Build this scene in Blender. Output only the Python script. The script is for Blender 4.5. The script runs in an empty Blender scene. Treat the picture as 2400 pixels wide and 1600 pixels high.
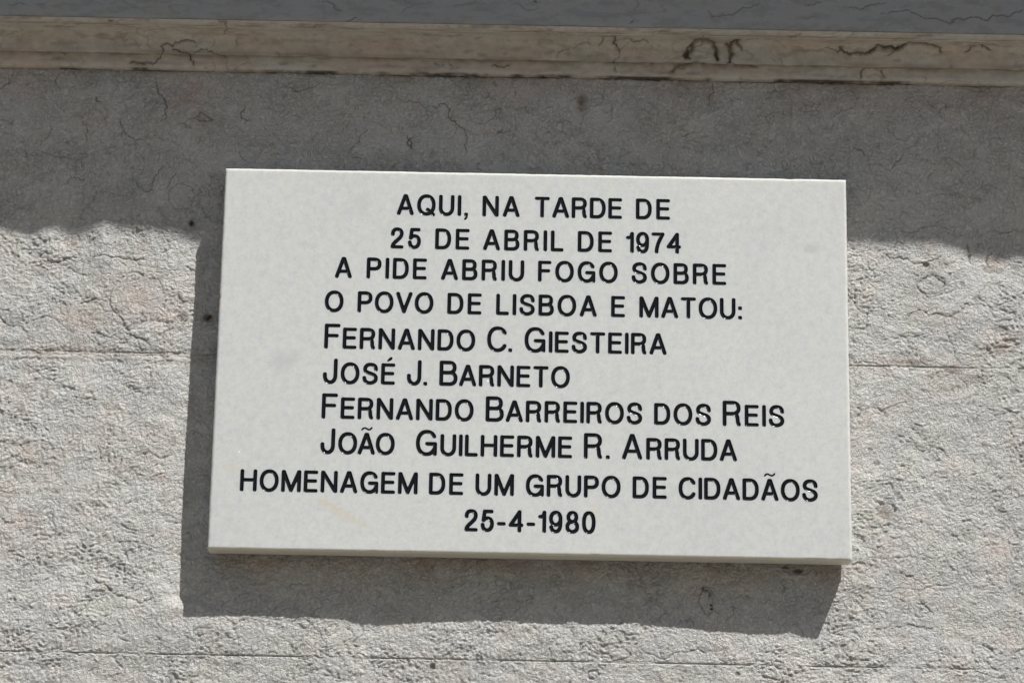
import bpy, math, random
import numpy as np
from mathutils import Matrix, Vector
from mathutils.geometry import delaunay_2d_cdt

R = math.radians
scn = bpy.context.scene
C = scn.collection

# ------------------------------------------------------------------ camera
def make_camera():
    yaw, pitch, roll = 0.0023634, 0.2476536, 0.0179136
    cy, sy, cp, sp, cr, sr = math.cos(yaw), math.sin(yaw), math.cos(pitch), math.sin(pitch), math.cos(roll), math.sin(roll)
    fwd = Vector((sy*cp, cy*cp, sp)); right = Vector((cy, -sy, 0)); up = right.cross(fwd)
    r2 = cr*right + sr*up; u2 = -sr*right + cr*up
    m = Matrix((r2, u2, -fwd)).transposed().to_4x4()
    m.translation = (-0.025592, -2.315386, -0.557913)
    cam = bpy.data.objects.new('camera', bpy.data.cameras.new('camera'))
    cam.matrix_world = m
    cam.data.sensor_width = 36; cam.data.lens = 87.0
    cam.data.clip_start = 0.05; cam.data.clip_end = 500
    C.objects.link(cam); scn.camera = cam
make_camera()

# ------------------------------------------------------------------ light
KX, KZ = 0.72, 1.75                      # sun direction: right and up per metre out of the wall
sun_dir = Vector((KX, -1, KZ)).normalized()
sl = bpy.data.lights.new('sun', 'SUN'); sl.energy = 5.0; sl.angle = R(0.53); sl.color = (1.0, 0.985, 0.965)
so = bpy.data.objects.new('sun', sl); so.rotation_euler = sun_dir.to_track_quat('Z', 'Y').to_euler()
so.location = sun_dir*5; C.objects.link(so)
w = bpy.data.worlds.new("World"); scn.world = w; w.use_nodes = True
nt = w.node_tree
sky = nt.nodes.new('ShaderNodeTexSky'); sky.sky_type = 'NISHITA'; sky.sun_disc = False
sky.sun_elevation = math.asin(sun_dir.z); sky.sun_rotation = math.atan2(sun_dir.x, sun_dir.y)
sky.air_density = 1.0; sky.dust_density = 2.0; sky.ozone_density = 1.0
bg = nt.nodes['Background']; bg.inputs[1].default_value = 0.05
nt.links.new(sky.outputs[0], bg.inputs[0])
vs = scn.view_settings
vs.view_transform = 'Standard'; vs.look = 'None'; vs.exposure = -0.21; vs.gamma = 1.0
try: vs.use_curve_mapping = False
except Exception: pass

# ------------------------------------------------------------------ materials
def mat(name):
    m = bpy.data.materials.new(name); m.use_nodes = True
    return m, m.node_tree, m.node_tree.nodes['Principled BSDF']
def N(t, kind, **kw):
    n = t.nodes.new('ShaderNode'+kind)
    for k, v in kw.items():
        if k in n.inputs: n.inputs[k].default_value = v
        else: setattr(n, k, v)
    return n
def mix(t, fac, a, b, mode='MIX'):
    n = t.nodes.new('ShaderNodeMix'); n.data_type = 'RGBA'; n.blend_type = mode
    for i, v in ((0, fac), (6, a), (7, b)):
        if hasattr(v, 'is_linked') or hasattr(v, 'links'): t.links.new(v, n.inputs[i])
        elif v is not None: n.inputs[i].default_value = v if i == 0 else (*v, 1)
    return n.outputs[2]
def mth(t, op, a, b=0.0, c=0.0, clamp=False):
    n = t.nodes.new('ShaderNodeMath'); n.operation = op; n.use_clamp = clamp
    for i, v in enumerate((a, b, c)):
        if hasattr(v, 'links'): t.links.new(v, n.inputs[i])
        else: n.inputs[i].default_value = v
    return n.outputs[0]
def ramp(t, v, p0, p1, c0=(0, 0, 0), c1=(1, 1, 1)):
    n = t.nodes.new('ShaderNodeValToRGB'); t.links.new(v, n.inputs[0])
    n.color_ramp.elements[0].position = p0; n.color_ramp.elements[1].position = p1
    n.color_ramp.elements[0].color = (*c0, 1); n.color_ramp.elements[1].color = (*c1, 1)
    return n.outputs[0]
def noise(t, vec, scale, detail=4, rough=.55, dist=0.0, out=0):
    n = N(t, 'TexNoise', Scale=scale, Detail=detail, Roughness=rough, Distortion=dist)
    t.links.new(vec, n.inputs['Vector']); return n.outputs[out]

def stone_material(name, base, warm, bump=1.0, fine=0.0009, dark_col=(.034, .028, .021)):
    m, t, b = mat(name)
    co = N(t, 'TexCoord').outputs['Object']
    at = N(t, 'Attribute', attribute_name='wear_shade')
    sp = N(t, 'SeparateColor'); t.links.new(at.outputs['Color'], sp.inputs[0])
    big = ramp(t, noise(t, co, 14, 5, .6), .35, .68)
    mid = ramp(t, noise(t, co, 70, 5, .65, .6), .36, .66)
    grain = ramp(t, noise(t, co, 520, 3, .7), .3, .7)
    c = mix(t, mth(t, 'MULTIPLY', big, .6), base, warm)
    c = mix(t, mth(t, 'MULTIPLY', mid, .26), c, (base[0]*1.14, base[1]*1.15, base[2]*1.16))
    c = mix(t, mth(t, 'MULTIPLY', grain, .07), c, (base[0]*.70, base[1]*.69, base[2]*.67))
    tn = noise(t, co, 26, 3, .6, .5, 'Color'); tv = N(t, 'SeparateColor'); t.links.new(tn, tv.inputs[0])
    c = mix(t, mth(t, 'MULTIPLY', ramp(t, tv.outputs[0], .50, .62), .38), c, (base[0]*1.03, base[1]*.93, base[2]*.88))
    c = mix(t, mth(t, 'MULTIPLY', ramp(t, tv.outputs[1], .52, .64), .32), c, (base[0]*.96, base[1]*.99, base[2]*.86))
    c = mix(t, mth(t, 'MULTIPLY', ramp(t, tv.outputs[2], .50, .62), .35), c, (base[0]*.90, base[1]*.94, base[2]*.98))
    # hair-thin dark veins along the stone's fossil seams
    n1 = noise(t, co, 34, 3, .55, 1.6)
    v = mth(t, 'ABSOLUTE', mth(t, 'SUBTRACT', n1, .5))
    vein = mth(t, 'SUBTRACT', 1.0, mth(t, 'DIVIDE', v, .010), clamp=True)
    brk = ramp(t, noise(t, co, 22, 2, .5), .50, .60)
    vein = mth(t, 'MULTIPLY', mth(t, 'MULTIPLY', vein, brk), .22)
    c = mix(t, vein, c, (.12, .105, .09))
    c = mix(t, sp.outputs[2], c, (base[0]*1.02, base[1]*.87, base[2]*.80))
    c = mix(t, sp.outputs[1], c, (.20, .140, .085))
    c = mix(t, sp.outputs[0], c, dark_col)
    t.links.new(c, b.inputs['Base Color'])
    b.inputs['Roughness'].default_value = .82
    b.inputs['Specular IOR Level'].default_value = .35
    f1 = noise(t, co, 560, 4, .68, .7)
    def net(scale, dist, w):             # thin creases between flat flakes
        n = noise(t, co, scale, 2, .5, dist)
        return mth(t, 'DIVIDE', mth(t, 'ABSOLUTE', mth(t, 'SUBTRACT', n, .5)), w, clamp=True)
    hsum = mth(t, 'ADD', mth(t, 'MULTIPLY', f1, .9), mth(t, 'ADD', mth(t, 'MULTIPLY', net(150, 1.0, .055), .55), mth(t, 'MULTIPLY', net(290, .8, .07), .42)))
    hsum = mth(t, 'MULTIPLY', hsum, at.outputs['Alpha'])
    bp = N(t, 'Bump', Strength=bump, Distance=fine); t.links.new(hsum, bp.inputs['Height'])
    t.links.new(bp.outputs[0], b.inputs['Normal'])
    return m
M_WALL = stone_material('weathered_limestone', (.70, .69, .66), (.705, .675, .62), 1.0, .00098)
M_MOULD = stone_material('stained_moulding_limestone', (.74, .705, .635), (.68, .635, .55), .8, .0006, (.085, .064, .042))
M_FASCIA = stone_material('smooth_grey_limestone', (.455, .465, .47), (.44, .445, .45), .6, .0004)

def plain(name, col, rough=.8, var=.2, scale=60):
    m, t, b = mat(name)
    co = N(t, 'TexCoord').outputs['Object']
    c = mix(t, ramp(t, noise(t, co, scale), .3, .7), col, tuple(x*(1-var) for x in col))
    t.links.new(c, b.inputs['Base Color']); b.inputs['Roughness'].default_value = rough
    return m
M_MORTAR = plain('grey_joint_mortar', (.16, .145, .125))
M_RUST = plain('rusty_iron', (.10, .040, .018), .9, .6, 900)

def paint_material():
    m, t, b = mat('glossy_black_paint')
    co = N(t, 'TexCoord').outputs['Object']
    c = mix(t, ramp(t, noise(t, co, 300), .35, .65), (.003, .003, .004), (.008, .008, .009))
    t.links.new(c, b.inputs['Base Color'])
    r = ramp(t, noise(t, co, 500), .3, .7, (.25, .25, .25), (.4, .4, .4)); t.links.new(r, b.inputs['Roughness'])
    b.inputs['Specular IOR Level'].default_value = .12
    b.inputs['Coat Weight'].default_value = .7; b.inputs['Coat Roughness'].default_value = .13; b.inputs['Coat IOR'].default_value = 1.45
    bp = N(t, 'Bump', Strength=.25, Distance=.0003); t.links.new(noise(t, co, 700, 2), bp.inputs['Height'])
    t.links.new(bp.outputs[0], b.inputs['Normal'])
    return m
M_PAINT = paint_material()

def marble_material():
    m, t, b = mat('white_marble')
    co = N(t, 'TexCoord').outputs['Object']
    sx = N(t, 'SeparateXYZ'); t.links.new(co, sx.inputs[0])
    cloud = ramp(t, noise(t, co, 9, 5, .6, .8), .32, .70)
    grain = ramp(t, noise(t, co, 300, 4, .75), .32, .68)
    mid = ramp(t, noise(t, co, 130, 4, .6), .35, .65)
    c = mix(t, cloud, (.760, .770, .742), (.70, .712, .698))
    c = mix(t, mth(t, 'MULTIPLY', grain, .50), c, (.53, .55, .53))
    c = mix(t, mth(t, 'MULTIPLY', mid, .45), c, (.82, .82, .79))
    def blob(x, z, rx, rz, ang, strength, colr, c):
        dx = mth(t, 'SUBTRACT', sx.outputs[0], x); dz = mth(t, 'SUBTRACT', sx.outputs[2], z)
        ca, sa = math.cos(ang), math.sin(ang)
        u = mth(t, 'DIVIDE', mth(t, 'ADD', mth(t, 'MULTIPLY', dx, ca), mth(t, 'MULTIPLY', dz, sa)), rx)
        v = mth(t, 'DIVIDE', mth(t, 'SUBTRACT', mth(t, 'MULTIPLY', dz, ca), mth(t, 'MULTIPLY', dx, sa)), rz)
        d = mth(t, 'ADD', mth(t, 'MULTIPLY', u, u), mth(t, 'MULTIPLY', v, v))
        n = mth(t, 'MULTIPLY', mth(t, 'SUBTRACT', noise(t, co, 120, 3, .6), .5), 1.6)
        f = mth(t, 'SUBTRACT', 1.0, mth(t, 'ADD', d, n), clamp=True)
        return mix(t, mth(t, 'MULTIPLY', f, strength), c, colr)
    Z0 = HH
    c = blob(-.1740, -.1510+Z0, .028, .0065, -.46, .38, (.72, .62, .48), c)
    c = blob(-.1920, -.1400+Z0, .014, .0040, -.30, .35, (.70, .62, .46), c)
    c = blob(-.2350, -.0050+Z0, .018, .0110, .5, .55, (.60, .60, .60), c)
    c = blob(.2650, .1150+Z0, .010, .0060, 0, .60, (.58, .58, .58), c)
    c = blob(.0100, -.0030+Z0, .012, .0070, -.6, .45, (.60, .60, .57), c)
    c = blob(.0600, -.1440+Z0, .006, .0120, 0, .30, (.72, .66, .50), c)
    c = blob(-.2780, -.1100+Z0, .014, .0060, 0, .30, (.70, .68, .50), c)
    c = blob(-.1700, .1500+Z0, .020, .0100, .8, .35, (.62, .63, .62), c)
    c = blob(.0450, -.0850+Z0, .012, .0100, .3, .25, (.62, .63, .62), c)
    bounce = mth(t, 'SUBTRACT', 1.0, mth(t, 'DIVIDE', sx.outputs[2], .0030), clamp=True)
    c = mix(t, mth(t, 'MULTIPLY', bounce, .5), c, (.62, .55, .38))  # warm ground bounce on the underside painted in as a beige tint
    # crystal grains, their sun glints painted in as white specks
    vo = N(t, 'TexVoronoi', Scale=95.0, Randomness=1.0); t.links.new(co, vo.inputs['Vector'])
    sc = N(t, 'SeparateColor'); t.links.new(vo.outputs['Color'], sc.inputs[0])
    pick = mth(t, 'GREATER_THAN', sc.outputs[0], .93)
    size = mth(t, 'MULTIPLY', mth(t, 'POWER', sc.outputs[1], 2.0), .13)
    near = mth(t, 'LESS_THAN', vo.outputs['Distance'], size)
    cry = mth(t, 'MULTIPLY', pick, near)
    c = mix(t, mth(t, 'MULTIPLY', cry, .9), c, (.97, .97, .96))
    t.links.new(c, b.inputs['Base Color'])
    b.inputs['Roughness'].default_value = .48
    b.inputs['Specular IOR Level'].default_value = .4
    b.inputs['Subsurface Weight'].default_value = .75
    b.inputs['Subsurface Radius'].default_value = (1.0, .85, .5)
    b.inputs['Subsurface Scale'].default_value = .0042
    bp = N(t, 'Bump', Strength=.35, Distance=.00025); t.links.new(noise(t, co, 420, 3, .6), bp.inputs['Height'])
    t.links.new(bp.outputs[0], b.inputs['Normal'])
    # the crystal faces themselves: bright, glossy, each tilted its own way
    k = N(t, 'BsdfPrincipled'); k.inputs['Base Color'].default_value = (.93, .93, .92, 1); k.inputs['Roughness'].default_value = .3
    ge = N(t, 'NewGeometry')
    tl = N(t, 'VectorMath'); tl.operation = 'MULTIPLY_ADD'; t.links.new(vo.outputs['Color'], tl.inputs[0])
    tl.inputs[1].default_value = (1.6, 0, 1.6); tl.inputs[2].default_value = (-.8, 0, -.8)
    ad = N(t, 'VectorMath'); ad.operation = 'ADD'; t.links.new(ge.outputs['Normal'], ad.inputs[0]); t.links.new(tl.outputs[0], ad.inputs[1])
    nm = N(t, 'VectorMath'); nm.operation = 'NORMALIZE'; t.links.new(ad.outputs[0], nm.inputs[0]); t.links.new(nm.outputs[0], k.inputs['Normal'])
    ms = N(t, 'MixShader'); t.links.new(cry, ms.inputs[0]); t.links.new(b.outputs[0], ms.inputs[1]); t.links.new(k.outputs[0], ms.inputs[2])
    t.links.new(ms.outputs[0], t.nodes['Material Output'].inputs['Surface'])
    return m

# ------------------------------------------------------------------ object helpers
def link(name, me, m, parent=None):
    o = bpy.data.objects.new(name, me); C.objects.link(o)
    if m is not None and not me.materials: me.materials.append(m)
    o.parent = parent
    return o
def root(name, loc, label, cat, group=None):
    o = bpy.data.objects.new(name, None); o.location = loc; C.objects.link(o)
    o['label'] = label; o['category'] = cat; o.empty_display_size = .05
    if group: o['group'] = group
    return o
def grid_mesh(name, P, wear_shade=None):
    """P: (rows, cols, 3) array of points -> smooth quad sheet"""
    nr, nc = P.shape[:2]
    me = bpy.data.meshes.new(name)
    nv = nr*nc; nf = (nr-1)*(nc-1)
    me.vertices.add(nv); me.vertices.foreach_set('co', P.reshape(-1).astype(np.float32))
    i = np.arange(nv).reshape(nr, nc)
    q = np.stack([i[:-1, :-1], i[:-1, 1:], i[1:, 1:], i[1:, :-1]], -1).reshape(-1).astype(np.int32)
    me.loops.add(nf*4); me.loops.foreach_set('vertex_index', q)
    me.polygons.add(nf); me.polygons.foreach_set('loop_start', np.arange(0, nf*4, 4, dtype=np.int32))
    me.polygons.foreach_set('use_smooth', np.ones(nf, dtype=bool))
    me.update(calc_edges=True)
    if wear_shade is not None:
        a = me.attributes.new('wear_shade', 'FLOAT_COLOR', 'POINT')
        a.data.foreach_set('color', wear_shade.reshape(-1).astype(np.float32))
    return me

# ------------------------------------------------------------------ noise
def pn(x, y, seed=0):
    x = np.asarray(x, np.float32)+np.float32(37.7+seed*3.1); y = np.asarray(y, np.float32)+np.float32(91.3-seed*1.7)
    xi = np.floor(x); yi = np.floor(y); fx = x-xi; fy = y-yi
    xi = xi.astype(np.int64); yi = yi.astype(np.int64)
    def g(ix, iy, dx, dy):
        h = (ix*374761393+iy*668265263+seed*974634777) & 0xffffffff
        h = ((h ^ (h >> 13))*1274126177) & 0xffffffff
        h = (h ^ (h >> 16)) & 0xffff
        a = h.astype(np.float32)*np.float32(2*math.pi/65536)
        return np.cos(a)*dx+np.sin(a)*dy
    u = fx*fx*fx*(fx*(fx*6-15)+10); v = fy*fy*fy*(fy*(fy*6-15)+10)
    a = g(xi, yi, fx, fy)*(1-u)+g(xi+1, yi, fx-1, fy)*u
    b = g(xi, yi+1, fx, fy-1)*(1-u)+g(xi+1, yi+1, fx-1, fy-1)*u
    return (a*(1-v)+b*v)*1.4
def ss(a, b, x):
    t = np.clip((x-a)/(b-a), 0, 1); return t*t*(3-2*t)

UBOT = [(-0.3556,-0.0033),(-0.3276,-0.0034),(-0.2876,-0.0043),(-0.2155,-0.0034),(-0.1754,-0.0025),(-0.1473,-0.0007),(-0.1234,-0.0014),(-0.0954,-0.0028),(-0.0554,-0.0035),(-0.0154,-0.0032),(0.0447,-0.0034),(0.1047,-0.0036),(0.1448,-0.0021),(0.2048,0.0002),(0.2448,-0.0004),(0.2608,0.0015),(0.2748,0.0027),(0.3249,0.0015)]
UTOP = [(-0.5628,0.0008),(-0.5213,-0.0001),(-0.5086,0.002),(-0.4934,0.004),(-0.4796,0.0004),(-0.469,-0.0012),(-0.452,0.0026),(-0.4359,0.0012),(-0.4198,-0.0037),(-0.4041,-0.0012),(-0.3766,-0.0005),(-0.3378,0.0006),(-0.3217,-0.0006),(-0.022,-0.0009),(0.2946,-0.002),(0.3079,-0.0014),(0.3333,-0.0004),(0.3654,-0.0013),(0.3971,-0.0011),(0.4128,0.0012),(0.4255,0.0045),(0.4446,0.0055),(0.4541,0.0074),(0.47,0.0053),(0.4775,0.0054),(0.5192,0.0055)]
ULEFT = [(-0.2346,0.0022),(-0.2063,0.0042),(-0.1657,0.0057),(-0.1165,0.0067),(-0.0709,0.0061),(-0.0291,0.0051),(-0.0207,0.0053),(-0.0038,0.0051),(0.0259,0.0043),(0.06,0.0038),(0.0943,0.0042),(0.1258,0.0044),(0.1328,0.0011)]
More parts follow.
